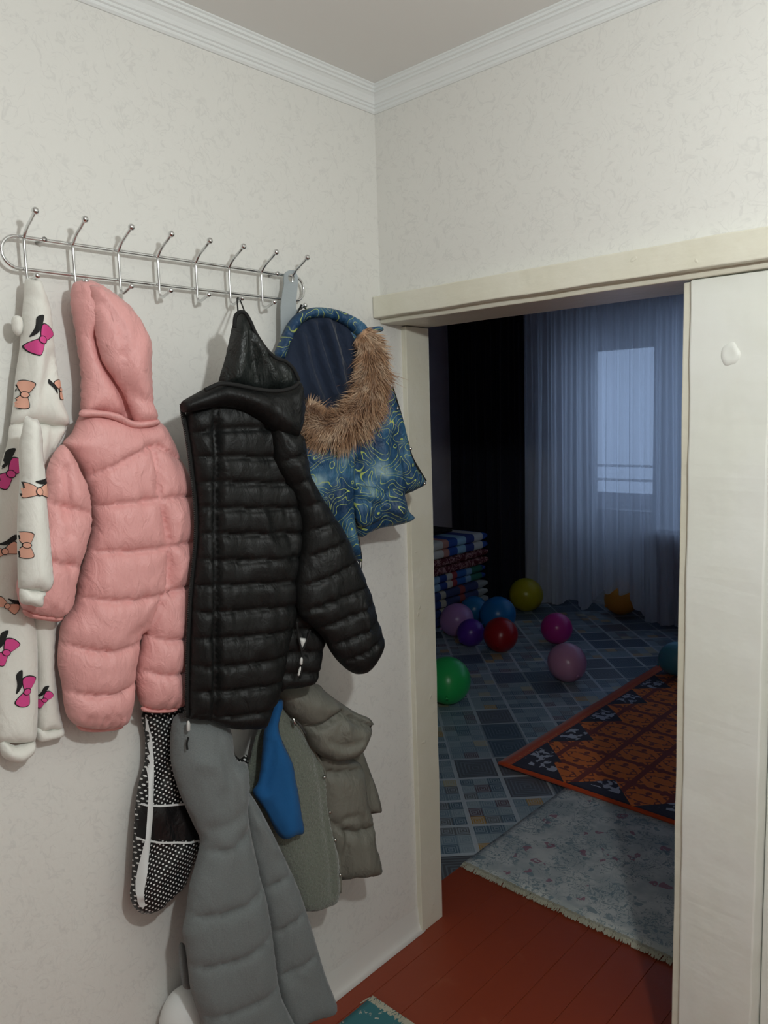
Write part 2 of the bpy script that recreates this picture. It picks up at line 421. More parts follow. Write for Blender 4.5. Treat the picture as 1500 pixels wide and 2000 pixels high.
# ------------------------------------------------------------------ structure: room behind the door
RL, RR, RB = -2.85, 1.6, 4.15
WX0, WX1, WZ1, SILL = -1.86, 1.30, 2.36, .76
DX0, DX1 = -1.74, -.985
st(box('wall_room_left', (RL-.1, TH, 0), (RL, RB+.35, H), ROOMW))
st(box('wall_room_right', (RR, TH, 0), (RR+.1, RB+.35, H), ROOMW))
st(box('wall_room_near', (RL, TH-.1, 0), (-.12, TH, H), ROOMW))
st(box('wall_room_near_side', (1.06, TH-.08, 0), (RR, TH, H), ROOMW))
wb = st(box('wall_room_back', (RL, RB, 0), (WX0, RB+.32, H), ROOMW))
box('wall_pier', (WX1, RB, 0), (RR, RB+.32, H), ROOMW, wb); box('wall_header', (WX0, RB, WZ1), (WX1, RB+.32, H), ROOMW, wb); box('wall_apron', (DX1, RB, 0), (WX1, RB+.32, SILL-.04), ROOMW, wb)
st(box('ceiling_room', (RL-.1, TH, H), (RR+.1, RB+.35, H+.1), CEIL))
# balcony door
dp = RB+.25
d2 = st(box('door_2', (WX0, dp, 0), (DX0, dp+.07, WZ1), WHITE))
box('door_frame', (DX0, dp, WZ1-.07), (DX1, dp+.07, WZ1), WHITE, d2); box('door_frame', (DX1, dp, 0), (DX1+.07, dp+.07, WZ1), WHITE, d2)
lz = WZ1-.07
box('door_stile', (DX0, dp+.005, .02), (DX0+.12, dp+.06, lz), WHITE, d2, .004); box('door_stile', (DX1-.12, dp+.005, .02), (DX1, dp+.06, lz), WHITE, d2, .004)
box('door_rail', (DX0+.12, dp+.005, lz-.11), (DX1-.12, dp+.06, lz), WHITE, d2, .004); box('door_rail', (DX0+.12, dp+.005, .74), (DX1-.12, dp+.06, .84), WHITE, d2, .004); box('door_rail', (DX0+.12, dp+.005, .02), (DX1-.12, dp+.06, .12), WHITE, d2, .004)
box('pane', (DX0+.12, dp+.03, .84), (DX1-.12, dp+.036, lz-.11), GLASS, d2); box('door_panel', (DX0+.12, dp+.02, .12), (DX1-.12, dp+.04, .74), WHITE, d2)
box('door_sill', (WX0, dp-.01, -.03), (DX1+.07, dp+.08, .03), WHITE, d2)
tube('handle', [(DX1-.05, dp+.0, 1.05), (DX1-.05, dp-.045, 1.05), (DX1-.05, dp-.045, .95)], .009, WHITE, d2)
w1 = st(box('window_1', (DX1+.07, dp, SILL), (WX1, dp+.07, SILL+.07), WHITE))
box('window_frame', (DX1+.07, dp, WZ1-.07), (WX1, dp+.07, WZ1), WHITE, w1)
for xx in (DX1+.07, -.25, WX1-.07): box('window_frame', (xx, dp, SILL+.07), (xx+.08, dp+.07, WZ1-.07), WHITE, w1)
box('pane', (DX1+.15, dp+.03, SILL+.07), (-.25, dp+.036, WZ1-.07), GLASS, w1); box('pane', (-.17, dp+.03, SILL+.07), (WX1-.07, dp+.036, WZ1-.07), GLASS, w1)
box('window_sill', (DX1-.02, RB-.10, SILL-.04), (WX1+.05, dp, SILL), WHITE, w1, .006)
# balcony outside
GREYC = material('grey_concrete', m_paint((.30, .31, .33), (.36, .37, .39)), rough=.9)
bal = thing('balcony_railing', (-.6, RB+1.35, -.1), 'grey balcony parapet and handrails outside the glazed door', 'railing')
box('parapet', (-2.6, RB+1.3, -.1), (1.4, RB+1.38, .86), GREYC, bal)
for zz in (.98, 1.12): box('rail', (-2.6, RB+1.32, zz), (1.4, RB+1.35, zz+.025), WHITE, bal)
for xx in (-2.2, -1.2, -.2, .8): box('post', (xx, RB+1.325, .86), (xx+.03, RB+1.345, 1.13), WHITE, bal)
st(box('floor_balcony', (-2.6, RB+.33, -.15), (1.4, RB+1.4, -.06), GREYC))

# ------------------------------------------------------------------ curtains
def curtain(name, x0, x1, y, z0, z1, amp, fold, mat, label, flare=.0, seed=0, nx=420, nz_=26, parent=None, hem=.0, lift=None):
    V = []; Fc = []
    for j in range(nz_+1):
        t = j/nz_
        for i in range(nx+1):
            s = i/nx; xx = x0+(x1-x0)*s; z = z1+(z0+(lift(xx) if lift else 0)-z1)*t
            ph = xx/fold*2*PI+2.5*noise.noise((xx*1.7, seed, 0))+1.1*noise.noise((xx*5, z*.4, seed))
            a = amp*(.55+.45*noise.noise((xx*2.2, 4, seed)))*(.45+.75*t)
            yy = y+a*math.sin(ph)+.25*amp*math.sin(2.7*ph+seed)+flare*t*t*noise.noise((xx*1.3, 9, seed))
            V.append((xx+.25*a*math.cos(ph)+flare*.4*t*t*math.sin(xx*2+seed), yy, z+(hem*noise.noise((xx*3, 1, seed)) if j == nz_ else 0)))
    for j in range(nz_):
        for i in range(nx): a = j*(nx+1)+i; Fc.append((a, a+1, a+nx+2, a+nx+1))
    o = obj(name, V, Fc, mat, parent, True); return o
rod = tag(tube('curtain_rod', [(-2.83, 3.98, 2.561), (1.58, 3.98, 2.561)], .012, WHITE), 'pale rod under the ceiling carrying the curtains', 'curtain rod')
o = curtain('sheer_curtain', -2.12, 1.5, 3.98, .04, 2.547, .045, .115, SHEER, '', .10, 3, 620, 30, hem=.03, lift=lambda q: .21*math.exp(-((q+1.25)/.19)**4)*(.9+.1*math.sin(q*60))+.09*math.exp(-((q+1.60)/.08)**2))
tag(o, 'white translucent sheer curtain with fine folds across the balcony door', 'curtain')
o = curtain('drape', -2.83, -2.02, 3.93, .02, 2.547, .050, .13, DARKC, '', .05, 8, 260, 22)
tag(o, 'dark navy heavy drape gathered beside the sheer curtain', 'curtain')

# ------------------------------------------------------------------ room floor coverings
lin = tag(box('linoleum', (RL+.005, TH+.012, .0), (-.112, RB-.005, .003), LINO), 'blue grey patchwork patterned linoleum covering the far room', 'linoleum')
st(box('floor_recess', (WX0, RB-.004, -.03), (DX1, dp, .003), LINO))
def flatrug(name, x0, x1, y0, y1, z, mat, label, fringe=None, nx=40, ny=40, th=.008, wav=.0):
    t = thing(name, ((x0+x1)/2, (y0+y1)/2, z), label, 'rug')
    V = []; Fc = []
    for lay in (1, 0):
        for j in range(ny+1):
            for i in range(nx+1):
                xx = x0+(x1-x0)*i/nx; yy = y0+(y1-y0)*j/ny; V.append((xx, yy, z+(th+wav*max(0, noise.noise((xx*3, yy*3, 2)))) if lay else z))
    n = (nx+1)*(ny+1)
    for j in range(ny):
        for i in range(nx): a = j*(nx+1)+i; Fc.append((a, a+1, a+nx+2, a+nx+1)); Fc.append((n+a, n+a+nx+1, n+a+nx+2, n+a+1))
    for i in range(nx): Fc.append((i+1, i, n+i, n+i+1)); a = ny*(nx+1)+i; Fc.append((a, a+1, n+a+1, n+a))
    for j in range(ny): a = j*(nx+1); b = a+nx+1; Fc.append((a, b, n+b, n+a)); a += nx; b += nx; Fc.append((b, a, n+a, n+b))
    me = bpy.data.meshes.new('pile'); me.from_pydata(V, [], Fc); link('pile', me, mat, t, True)
    t.children[0].location = (0, 0, 0)
    if fringe:
        ex, ey, dx, dy, L, cnt, fl_ = fringe      # start, along vector, strand length
        V = []; Fc = []
        for i in range(cnt):
            s = (i+random.random())/cnt; px, py = ex+dx*s, ey+dy*s
            nxv, nyv = dy, -dx; q = math.hypot(nxv, nyv); nxv, nyv = nxv/q*fl_, nyv/q*fl_
            a = random.uniform(-.5, .5); ux, uy = nxv*math.cos(a)-nyv*math.sin(a), nxv*math.sin(a)+nyv*math.cos(a)
            l = L*random.uniform(.6, 1.1); wv = .0016; b = len(V); zz = z+.004+random.uniform(0, .006)
            for kk in range(3):
                f_ = kk/2
                for sg in (-1, 1): V.append((px+ux*l*f_-uy*wv*sg, py+uy*l*f_+ux*wv*sg, zz*(1-f_)+(z+.002)*f_+.004*math.sin(f_*PI)))
            Fc += [(b, b+1, b+3, b+2), (b+2, b+3, b+5, b+4)]
        fo = obj('fringe', V, Fc, FRINGE, t); fo['kind'] = 'stuff'
    return t
# materials that use room coordinates need the pile's own frame at the world origin
def recenter(t):
    for c in t.children:
        c.data.transform(Matrix.Translation(world_loc(t))); c.location = -world_loc(t)
    return t
recenter(flatrug('floral_rug', -.108, .98, .488, 1.95, .0035, FLORAL, 'pale grey floral rug with fringed end inside the doorway', (.98, .489, -1.085, 0, .032, 900, -1)))
recenter(flatrug('ornament_rug', RX0, 1.25, RY0, 3.6, .0125, ORANGE, 'orange red rug with navy triangles and ornament squares', None, 60, 80, .012, .006))
recenter(flatrug('teal_mat', .092, .75, -.70, -.225, .001, TEAL, 'teal mat with cream fringe on the red hall floor', (.75, -.226, -.658, 0, .038, 900, -1)))

# ------------------------------------------------------------------ balloons
def balloon(c, r, col, label, ang=0.4, sq=1.06):
    m = material('balloon_'+col[0], base=col[1], rough=.30, spec=.45); m.node_tree.nodes['Principled BSDF'].inputs['Transmission Weight'].default_value = .0
    m.node_tree.nodes['Principled BSDF'].inputs['Subsurface Weight'].default_value = .25
    t = thing('balloon', (c[0], c[1], c[2]-r), label, 'balloon', 'balloons on the floor of the far room')
    ax = Vector((math.cos(ang)*.93, math.sin(ang)*.93, .36)).normalized(); Rm = Vector((0, 0, 1)).rotation_difference(ax).to_matrix()
    n, mm = 28, 20; V = []; Fc = []
    for j in range(mm+1):
        th = PI*j/mm; z = -math.cos(th); rad = math.sin(th)
        if z < 0: z *= 1.10; rad *= 1-.06*min(1, (-z)**3)
        for i in range(n):
            a = 2*PI*i/n; p = Rm @ Vector((rad*math.cos(a)*r, rad*math.sin(a)*r, z*r)); V.append((c[0]+p.x, c[1]+p.y, c[2]+p.z))
    for j in range(mm):
        for i in range(n): Fc.append((j*n+i, j*n+(i+1) % n, (j+1)*n+(i+1) % n, (j+1)*n+i))
    zmin = min(v[2] for v in V); dz = .004+(.030 if c[0] > RX0 and c[1] > RY0 else 0)-zmin; V = [(a, b, z_+dz) for a, b, z_ in V]
    obj('skin', V, Fc, m, t, True)
    kp = Vector(c)+Rm @ Vector((0, 0, -1.09*r))+Vector((0, 0, dz)); e = Rm @ Vector((0, 0, -1))
    k2 = kp+e*r*.12
    if k2.z < .012: k2.z = .012
    tube('knot', [kp-e*.01, kp+e*r*.04, (kp+k2)/2, k2], [.011, .006, .009, .012], m, t, 8)
B = [('green', (874, 1329, 46), (.03, .52, .12), 'bright green balloon beside the left door jamb', 2.2),
     ('palepink', (1107, 1294, 38), (.55, .26, .40), 'pale pink balloon nearest the orange rug', 2.6),
     ('red', (978, 1240, 34), (.36, .010, .014), 'red balloon between the purple and magenta balloons', 2.0),
     ('magenta', (1087, 1228, 31), (.52, .035, .26), 'magenta balloon standing alone behind the pale pink one', -1.1),
     ('purple', (920, 1236, 27), (.11, .03, .34), 'small purple balloon touching the red balloon', 1.4),
     ('lavender', (893, 1211, 33), (.42, .22, .45), 'lavender balloon in front of the folded quilts', 1.1),
     ('skyblue', (926, 1191, 27), (.02, .19, .42), 'blue balloon behind the lavender balloon by the quilts', .9),
     ('cobalt', (973, 1200, 35), (.015, .17, .42), 'larger blue balloon behind the red balloon', 1.2),
     ('olive', (1027, 1162, 33), (.42, .36, .01), 'olive yellow balloon at the foot of the navy drape', -1.8),
     ('orange', (1215, 1168, 33), (.95, .42, .06), 'orange balloon half hidden behind the sheer curtain hem', 1.0),
     ('lightblue', (1322, 1296, 33), (.12, .40, .50), 'light blue balloon on the orange rug by the right post', .6)]
for nm, (bx, by, R_), colr, lab, ang in B:
    d = ray(bx, by); t = CAM[2]/(R_/F-d[2]); P = CAM+t*d
    balloon(P, R_*t/F*.985, (nm, colr), lab, ang)

# ------------------------------------------------------------------ stack of folded quilts
def quilt(z0, z1, x0, x1, y0, y1, mat, label, seed):
    t = thing('folded_quilt', ((x0+x1)/2, (y0+y1)/2, z0), label, 'quilt', 'folded quilts stacked by the drape')
    for half in (0, 1):                   # two folded layers
        a = z0+(z1-z0)*half/2; b = z0+(z1-z0)*(half+1)/2; hh = (b-a)/2*.985; zc = (a+b)/2
        V = []; Fc = []; n = 20; ys = np.linspace(y0, y1, 26)
        for yi, y in enumerate(ys):
            e = min(yi, len(ys)-1-yi); sh = min(1, .55+.3*e)
            w = .02*noise.noise((y*2.5, seed, half))
            for k in range(n):
                an = 2*PI*k/n; cx = math.cos(an); sx = math.sin(an)
                px = (x1+w-hh if cx > 0 else x0+hh)+hh*np.sign(cx)*abs(cx)**.8
                V.append((px, y, zc+hh*sh*np.sign(sx)*abs(sx)**.7))
        for i in range(len(ys)-1):
            for k in range(n): Fc.append((i*n+k, i*n+(k+1) % n, (i+1)*n+(k+1) % n, (i+1)*n+k))
        Fc.append(tuple(range(n))); Fc.append(tuple((len(ys)-1)*n+k for k in range(n))[::-1])
        o = obj('fold', V, Fc, mat, t, True)
        o.data.transform(Matrix.Translation(world_loc(t))); o.location = -world_loc(t)
hs = [.004, .150, .290, .420, .555]
qm = [Q4, Q4, Q3, Q2, Q1]
ql = ['dark beige striped folded quilt at the bottom of the stack', 'dark striped folded quilt second from the stack bottom', 'blue striped folded quilt under the maroon quilt', 'maroon damask folded quilt second from the stack top', 'bright blue green striped folded quilt on top of the stack']
for i, z0 in enumerate(hs):
    quilt(z0, (hs+[.70])[i+1]-.002, -2.82, -2.21+.012*math.sin(i*2.1), 2.62+.03*math.sin(i*1.3), 3.62+.02*math.cos(i*2), qm[i], ql[i], i)
bc = thing('folded_blanket', (-2.55, 3.1, .70), 'black folded blanket lying on top of the quilt stack', 'blanket')
for kz in (0, 1): wobbly(box('fold', (-2.79, 2.68, .702+kz*.017), (-2.42+.01*kz, 3.42, .717+kz*.017), BLACKM, bc, .007, 3), .004, 5)

# ------------------------------------------------------------------ coat rack
rack = thing('coat_rack', (.0, -.69, 1.97), 'long chrome wire wall rack with eight double hooks', 'coat rack')
ra, rbm, rt = .0035, 1.9905, 2.050
rx = .030; yA, yB = -1.036, -.350; rr_ = (rt-rbm)/2; zc = (rt+rbm)/2
loop = []
for k in range(13): a = PI/2+PI*k/12; loop.append((rx, yA+rr_*math.cos(a), zc+rr_*math.sin(a)))
for k in range(13): a = -PI/2+PI*k/12; loop.append((rx, yB+rr_*math.cos(a), zc+rr_*math.sin(a)))
tube('rail', loop, ra, CHROME, rack, 12, True)
HV = [(49, 505), (143, 505), (232, 520), (309, 535), (383, 545), (448, 555), (511, 560), (571, 560)]
HOOKY = [at(*q, 0, .036)[1] for q in HV]
for y in HOOKY:
    p = [(.094, y, 2.083), (.080, y, 2.075), (.058, y, 2.064), (.043, y, 2.052), (.0375, y, 2.040), (.037, y, 2.0), (.037, y, 1.975), (.039, y, 1.966), (.046, y, 1.9615), (.060, y, 1.9645), (.078, y, 1.9705)]
    hk = tube('hook', spline(p, 4), .0031, CHROME, rack, 10)
    ball('knob', (.097, y, 2.0845), .0068, CHROME, hk); ball('knob', (.081, y, 1.9715), .0060, CHROME, hk)
for y in (-.985, -.408): tube('mounting_screw', [(0, y, rt), (.028, y, rt), (.036, y, rt)], [.004, .004, .0055], CHROME, rack, 8)

# ------------------------------------------------------------------ cloth panels
def inside(P, Q):
    x, y = P[:, 0][:, None], P[:, 1][:, None]; a = Q; b = np.roll(Q, -1, 0)
    c = ((a[:, 1] > y) != (b[:, 1] > y)) & (x < (b[:, 0]-a[:, 0])*(y-a[:, 1])/(b[:, 1]-a[:, 1]+1e-12)+a[:, 0])
    return c.sum(1) % 2 == 1
def segdist(P, A, Bq):
    out = np.full(len(P), 9.0); d = Bq-A; L = (d*d).sum(1)+1e-12
    for i in range(0, len(P), 2000):
        p = P[i:i+2000][:, None, :]; t = np.clip(((p-A)*d).sum(2)/L, 0, 1); q = A+t[..., None]*d
        out[i:i+2000] = np.sqrt(((p-q)**2).sum(2)).min(1)
    return out
def pdist(P, line): line = np.asarray(line); return segdist(P, line[:-1], line[1:])
def prof_(d, R): t = np.clip(d/R, 0, 1); return np.sqrt(np.clip(1-(1-t)**2, 0, 1))
class Plane:
    """upright cloth plane standing off the left wall; tilt turns its right edge away from the wall, lean its foot"""
    def __init__(s, X, Y, deg, lean=0.0, Z=0.0):
        a, l = math.radians(deg), math.radians(lean); nh = np.array([math.cos(a), -math.sin(a), 0]); up = np.array([0, 0, 1.0])
        s.n = math.cos(l)*nh+math.sin(l)*up; s.t = -math.sin(l)*nh+math.cos(l)*up; s.s = np.array([math.sin(a), math.cos(a), 0]); s.o = np.array([X, Y, Z])
    def uv(s, px, off=0.0):
        out = []
        for q in px:
            d = ray(*q); t = ((s.o-CAM)@s.n+off)/(d@s.n); P = CAM+t*d-s.o-off*s.n; out.append((P@s.s, P@s.t))
        return np.array(out)
    def pt(s, uv, h): return s.o+uv[:, :1]*s.s+s.t*uv[:, 1:2]+np.asarray(h)[:, None]*s.n
class Panel:
    def __init__(s, name, t, pl, out, mat, o=0.0, T=.03, Tb=.02, R=.05, seams=(), Q=0.0, Rq=.03, wr=.0, folds=(), low=.003, lowf=7, h=.0085, sub=4, seed=0, smat=None, grow=()):
        s.pl, s.off = pl, o
        ctrl = pl.uv(out, o); poly = spline(ctrl, sub, True)
        seg = np.roll(poly, -1, 0)-poly; ln = np.sqrt((seg**2).sum(1)); bp = []
        for i in range(len(poly)):
            n = max(1, int(round(ln[i]/h)))
            for k in range(n): bp.append(poly[i]+seg[i]*k/n)
        poly = np.array(bp); s.poly = poly
        s.seams = [spline(pl.uv(q, o), 6) for q in seams]; s.folds = [(spline(pl.uv(q, o), 6), a, w) for q, a, w in folds]
        s.p = dict(T=T, R=R, Q=Q, Rq=Rq, wr=wr, low=low, lowf=lowf, seed=seed)
        lo_, hi_ = poly.min(0), poly.max(0)
        gx, gy = np.meshgrid(np.arange(lo_[0], hi_[0], h), np.arange(lo_[1], hi_[1], h)); gx[1::2] += h/2
        G = np.stack([gx.ravel(), gy.ravel()], 1); G = G+rng.uniform(-.08, .08, G.shape)*h
        G = G[inside(G, poly)]; G = G[segdist(G, poly, np.roll(poly, -1, 0)) > .5*h]
        sp = []
        for q in s.seams:
            L = np.sqrt((np.diff(q, axis=0)**2).sum(1)); u = np.concatenate([[0], np.cumsum(L)]); uu = np.arange(0, u[-1], h*.8)
            sp.append(np.stack([np.interp(uu, u, q[:, 0]), np.interp(uu, u, q[:, 1])], 1))
        if sp:
            sp = np.concatenate(sp); sp = sp[inside(sp, poly)]; sp = sp[segdist(sp, poly, np.roll(poly, -1, 0)) > .5*h]
            if len(sp):
                ds = np.full(len(G), 9.)
                for q in s.seams: ds = np.minimum(ds, pdist(G, q))
                G = np.concatenate([G[ds > .45*h], sp])
        allp = np.concatenate([poly, G]); nb = len(poly)
        r = delaunay_2d_cdt([Vector(p) for p in allp], [(i, (i+1) % nb) for i in range(nb)], [], 1, 1e-6)
        P = np.array([(v.x, v.y) for v in r[0]]); tris = [tuple(f) for f in r[2]]
        d = segdist(P, poly, np.roll(poly, -1, 0)); bnd = d < 1e-5
        hf = s.height(P, d); hb = -Tb*prof_(d, R)
        Vf = pl.pt(P, o+hf); Vb = pl.pt(P, o+hb)
        Vf[:, 0] = np.maximum(Vf[:, 0], .008); Vb[:, 0] = np.maximum(Vb[:, 0], .005)
        V = list(Vf); mp = {}; 
        for i in range(len(P)):
            if bnd[i]: mp[i] = i
            else: mp[i] = len(V); V.append(Vb[i])
        Fc = []; 
        for a, b, c in tris:
            A = (P[b]-P[a]); Bv = (P[c]-P[a])
            if A[0]*Bv[1]-A[1]*Bv[0] < 0: b, c = c, b
            Fc.append((a, b, c))
            if not (bnd[a] and bnd[b] and bnd[c]): Fc.append((mp[a], mp[c], mp[b]))
        uv = np.concatenate([P, P[[i for i in range(len(P)) if not bnd[i]]]])
        s.obj = obj(name, V, Fc, mat, t, True, uv)
    def height(s, P, d=None):
        k = s.p
        if d is None: d = segdist(P, s.poly, np.roll(s.poly, -1, 0))*inside(P, s.poly)
        e = prof_(d, k['R']); hgt = k['T']*e
        if s.seams:
            ds = np.full(len(P), 9.)
            for q in s.seams: ds = np.minimum(ds, pdist(P, q))
            hgt = hgt+k['Q']*prof_(ds, k['Rq'])*prof_(d, .05)
            if k['wr']: hgt = hgt+k['wr']*np.exp(-ds/.024)*np.array([(noise.noise((p[0]*60, p[1]*14, k['seed']))+.7*noise.noise((p[0]*28, p[1]*18, k['seed']+5))) for p in P])*e
        for q, a, w in s.folds:
            hgt = hgt+a*np.exp(-(pdist(P, q)/w)**2)*prof_(d, .02)
        if k['low']:
            f = k['lowf']; hgt = hgt+k['low']*e*np.array([noise.noise((p[0]*f*1.7, p[1]*f, 3+k['seed'])) for p in P])
        return hgt
    def on(s, px, lift=0.0):
        uv = s.pl.uv(px, s.off)
        return s.pl.pt(uv, s.off+s.height(uv)+lift)
    def decal(s, name, out, mat, lift=.0012, h=.004, sub=4, parent=None):
        """flat print following the cloth: outline in photo pixels"""
        poly = spline(s.pl.uv(out, s.off), sub, True); return s.decal_uv(name, poly, mat, lift, h, parent)
    def decal_uv(s, name, poly, mat, lift=.0012, h=.004, parent=None):
        seg = np.roll(poly, -1, 0)-poly; bp = []
        for i in range(len(poly)):
            n = max(1, int(math.hypot(*seg[i])/h))
            for k in range(n): bp.append(poly[i]+seg[i]*k/n)
        poly = np.array(bp); lo_, hi_ = poly.min(0), poly.max(0)
        gx, gy = np.meshgrid(np.arange(lo_[0], hi_[0], h), np.arange(lo_[1], hi_[1], h)); G = np.stack([gx.ravel(), gy.ravel()], 1)
        if len(G): G = G[inside(G, poly)]
        if len(G): G = G[segdist(G, poly, np.roll(poly, -1, 0)) > .3*h]
        nb = len(poly); r = delaunay_2d_cdt([Vector(p) for p in np.concatenate([poly, G])], [(i, (i+1) % nb) for i in range(nb)], [], 1, 1e-6)
        P = np.array([(v.x, v.y) for v in r[0]])
        keep = inside(P, s.poly)
        V = s.pl.pt(P, s.off+s.height(P)+lift); V[:, 0] = np.maximum(V[:, 0], .009+lift)
        Fc = []
        for a, b, c in (tuple(f) for f in r[2]):
            if not (keep[a] and keep[b] and keep[c]): continue
            A = P[b]-P[a]; Bv = P[c]-P[a]
            Fc.append((a, b, c) if A[0]*Bv[1]-A[1]*Bv[0] > 0 else (a, c, b))
        if Fc: return obj(name, V, Fc, mat, parent or s.obj, True, P)
def base(pl, px, off=0):
    uv = pl.uv([px], off); return tuple(map(float, pl.pt(uv, [off])[0]))
def loop_cord(name, t, pts, mat, r=.0018): return tube(name, spline(pts, 6), r, mat, t, 6)

# ---------------- pink padded snowsuit
pk = Plane(.072, -.9, 4)
def gathers(pts, up, n, amp=.006, w=.0045):
    P = spline(np.array(pts, float), 8); out = []
    for i in range(n):
        q = P[int((i+.5)/n*(len(P)-1))]; L = up*random.uniform(.5, 1.1); dx = random.uniform(-6, 6)
        out.append(([(q[0], q[1]), (q[0]+dx*.5, q[1]-L*.5), (q[0]+dx, q[1]-L)], amp*(-1 if i % 2 else .8)*random.uniform(.6, 1.1), w))
    return out
t = thing('snowsuit', base(pk, (240, 1424)), 'pink padded hooded snowsuit hanging from the second hook', 'snowsuit', 'clothes on the chrome rack')
PKB = [(161, 806), (140, 845), (123, 866), (140, 890), (157, 919), (168, 947), (179, 1003), (178, 1037), (165, 1090), (153, 1130), (149, 1165), (140, 1188), (120, 1216), (115, 1246), (112, 1294), (120, 1336), (125, 1378), (134, 1403), (157, 1420), (200, 1424), (238, 1416), (249, 1403), (259, 1364), (263, 1308), (271, 1255), (279, 1236), (274, 1262), (267, 1294), (265, 1330), (269, 1362), (282, 1384), (310, 1386), (345, 1382), (363, 1362), (366, 1300), (368, 1240), (371, 1157), (376, 1110), (382, 1060), (382, 1010), (378, 972), (368, 937), (353, 900), (333, 858), (308, 822), (262, 822), (210, 806)]
PKS = [[(165, 932), (200, 913), (279, 872), (310, 882), (345, 900)], [(175, 989), (220, 983), (297, 972), (380, 967)], [(178, 1075), (240, 1073), (311, 1065), (384, 1051)], [(140, 1164), (224, 1168), (305, 1155), (380, 1131)],
       [(110, 1252), (160, 1263), (210, 1265), (274, 1248)], [(112, 1345), (174, 1351), (225, 1342), (266, 1326)], [(270, 1237), (316, 1245), (368, 1236)], [(264, 1306), (316, 1312), (372, 1303)],
       [(281, 876), (294, 978), (311, 1065), (308, 1140), (297, 1172), (281, 1232)], [(250, 826), (290, 850), (340, 875)]]
pb = Panel('body', t, pk, PKB, PINK, 0, .036, .022, .08, PKS[:9], .019, .034, .009, [([(290, 1175), (270, 1215), (240, 1235)], -.006, .012), ([(330, 1005), (322, 1055)], .006, .010), ([(330, 1120), (345, 1090)], .005, .010), ([(215, 900), (260, 865)], .004, .014)]+gathers([(150, 1418), (195, 1424), (240, 1416)], 30, 12)+gathers([(278, 1382), (310, 1385), (346, 1380)], 24, 10)+gathers([(178, 960), (182, 1000), (178, 1040)], 4, 4), .005, h=.0060, seed=1)
Panel('sleeve', t, pk, [(123, 868), (106, 883), (92, 914), (88, 960), (78, 1020), (56, 1080), (33, 1135), (36, 1172), (52, 1196), (85, 1205), (115, 1208), (140, 1185), (152, 1126), (166, 1073), (179, 1014), (172, 955), (157, 919), (140, 888)], PINK, .032, .022, .03, .05,
      [[(84, 978), (118, 989), (182, 1005)], [(60, 1085), (104, 1098), (165, 1108)]], .017, .032, .010, [([(118, 915), (120, 960), (116, 1010)], -.010, .008), ([(128, 1000), (124, 1040)], -.006, .008)]+gathers([(50, 1198), (85, 1206), (125, 1204)], 26, 11), .006, h=.0060, seed=2)
Panel('cuff', t, pk, [(46, 1190), (80, 1198), (122, 1202), (116, 1214), (80, 1211), (50, 1203)], PINKD, .034, .014, .02, .02, [[(60+i*9, 1190), (60+i*9, 1216)] for i in range(7)], .004, .006, 0, h=.004)
Panel('cuff', t, pk, [(278, 1380), (310, 1383), (344, 1378), (342, 1390), (310, 1393), (280, 1390)], PINKD, .01, .014, .012, .02, [[(283+i*8, 1376), (283+i*8, 1395)] for i in range(8)], .004, .006, 0, h=.004)
Panel('cuff', t, pk, [(150, 1410), (195, 1420), (238, 1412), (236, 1424), (196, 1430), (158, 1427)], PINKD, .0, .010, .03, .02, [[(158+i*10, 1405), (158+i*10, 1432)] for i in range(8)], .004, .006, 0, h=.004)
hd = Panel('hood', t, pk, [(141, 559), (149, 550), (171, 546), (188, 551), (222, 572), (256, 602), (280, 640), (288, 674), (290, 721), (293, 790), (300, 818), (262, 826), (230, 812), (190, 806), (161, 804), (160, 740), (154, 684), (146, 628), (139, 590)], PINK, .0, .04, .05, .05, [], 0, .03, 0, [([(186, 660), (200, 710), (226, 757), (250, 805)], -.028, .016), ([(143, 582), (176, 582)], -.004, .006)], .006, seed=3)
Panel('hood_flap', t, pk, [(174, 562), (177, 595), (182, 630), (190, 670), (200, 705), (222, 740), (240, 768), (256, 805), (266, 826), (306, 822), (298, 780), (295, 721), (294, 672), (283, 640), (258, 605), (226, 577), (196, 560), (182, 556)], PINK, .030, .034, .04, .07, [[(186, 590), (210, 622), (226, 668), (228, 700), (229, 735), (240, 770)]], .008, .012, .002, [([(228, 694), (246, 690), (256, 640)], -.004, .006), ([(236, 762), (262, 778), (280, 790)], -.012, .010), ([(270, 680), (250, 730)], .006, .02)], .006, seed=4)
Panel('collar', t, pk, [(160, 800), (200, 802), (232, 808), (262, 822), (306, 818), (309, 830), (262, 836), (228, 822), (196, 814), (158, 814)], PINK, .04, .014, .03, .012, [], low=.001, h=.006)

# ---------------- white printed sleepsuit
wh = Plane(.042, -1.08, 6)
t = thing('hooded_sleepsuit', base(wh, (34, 1490)), 'white sleepsuit printed with pink and peach bows on the first hook', 'sleepsuit', 'clothes on the chrome rack')
w1_ = Panel('body', t, wh, [(22, 826), (60, 824), (100, 828), (131, 831), (116, 866), (96, 902), (70, 960), (60, 1040), (58, 1120), (60, 1190), (67, 1212), (73, 1252), (74, 1330), (74, 1392), (71, 1440), (60, 1450), (5, 1450), (-8, 1440), (-14, 1300), (-14, 1100), (-10, 960), (2, 905), (14, 866)], FLEECE, 0, .020, .03, .04, [], 0, .03, 0, [([(40, 1205), (36, 1300), (38, 1440)], .006, .02), ([(100, 840), (90, 900)], -.008, .010), ([(84, 836), (80, 900)], .010, .010)], .006, 9, seed=5)
Panel('leg_cuff', t, wh, [(2, 1444), (30, 1456), (66, 1446), (68, 1466), (50, 1484), (34, 1490), (4, 1477)], FLEECE, 0, .028, .03, .03, [], low=.002, h=.006)
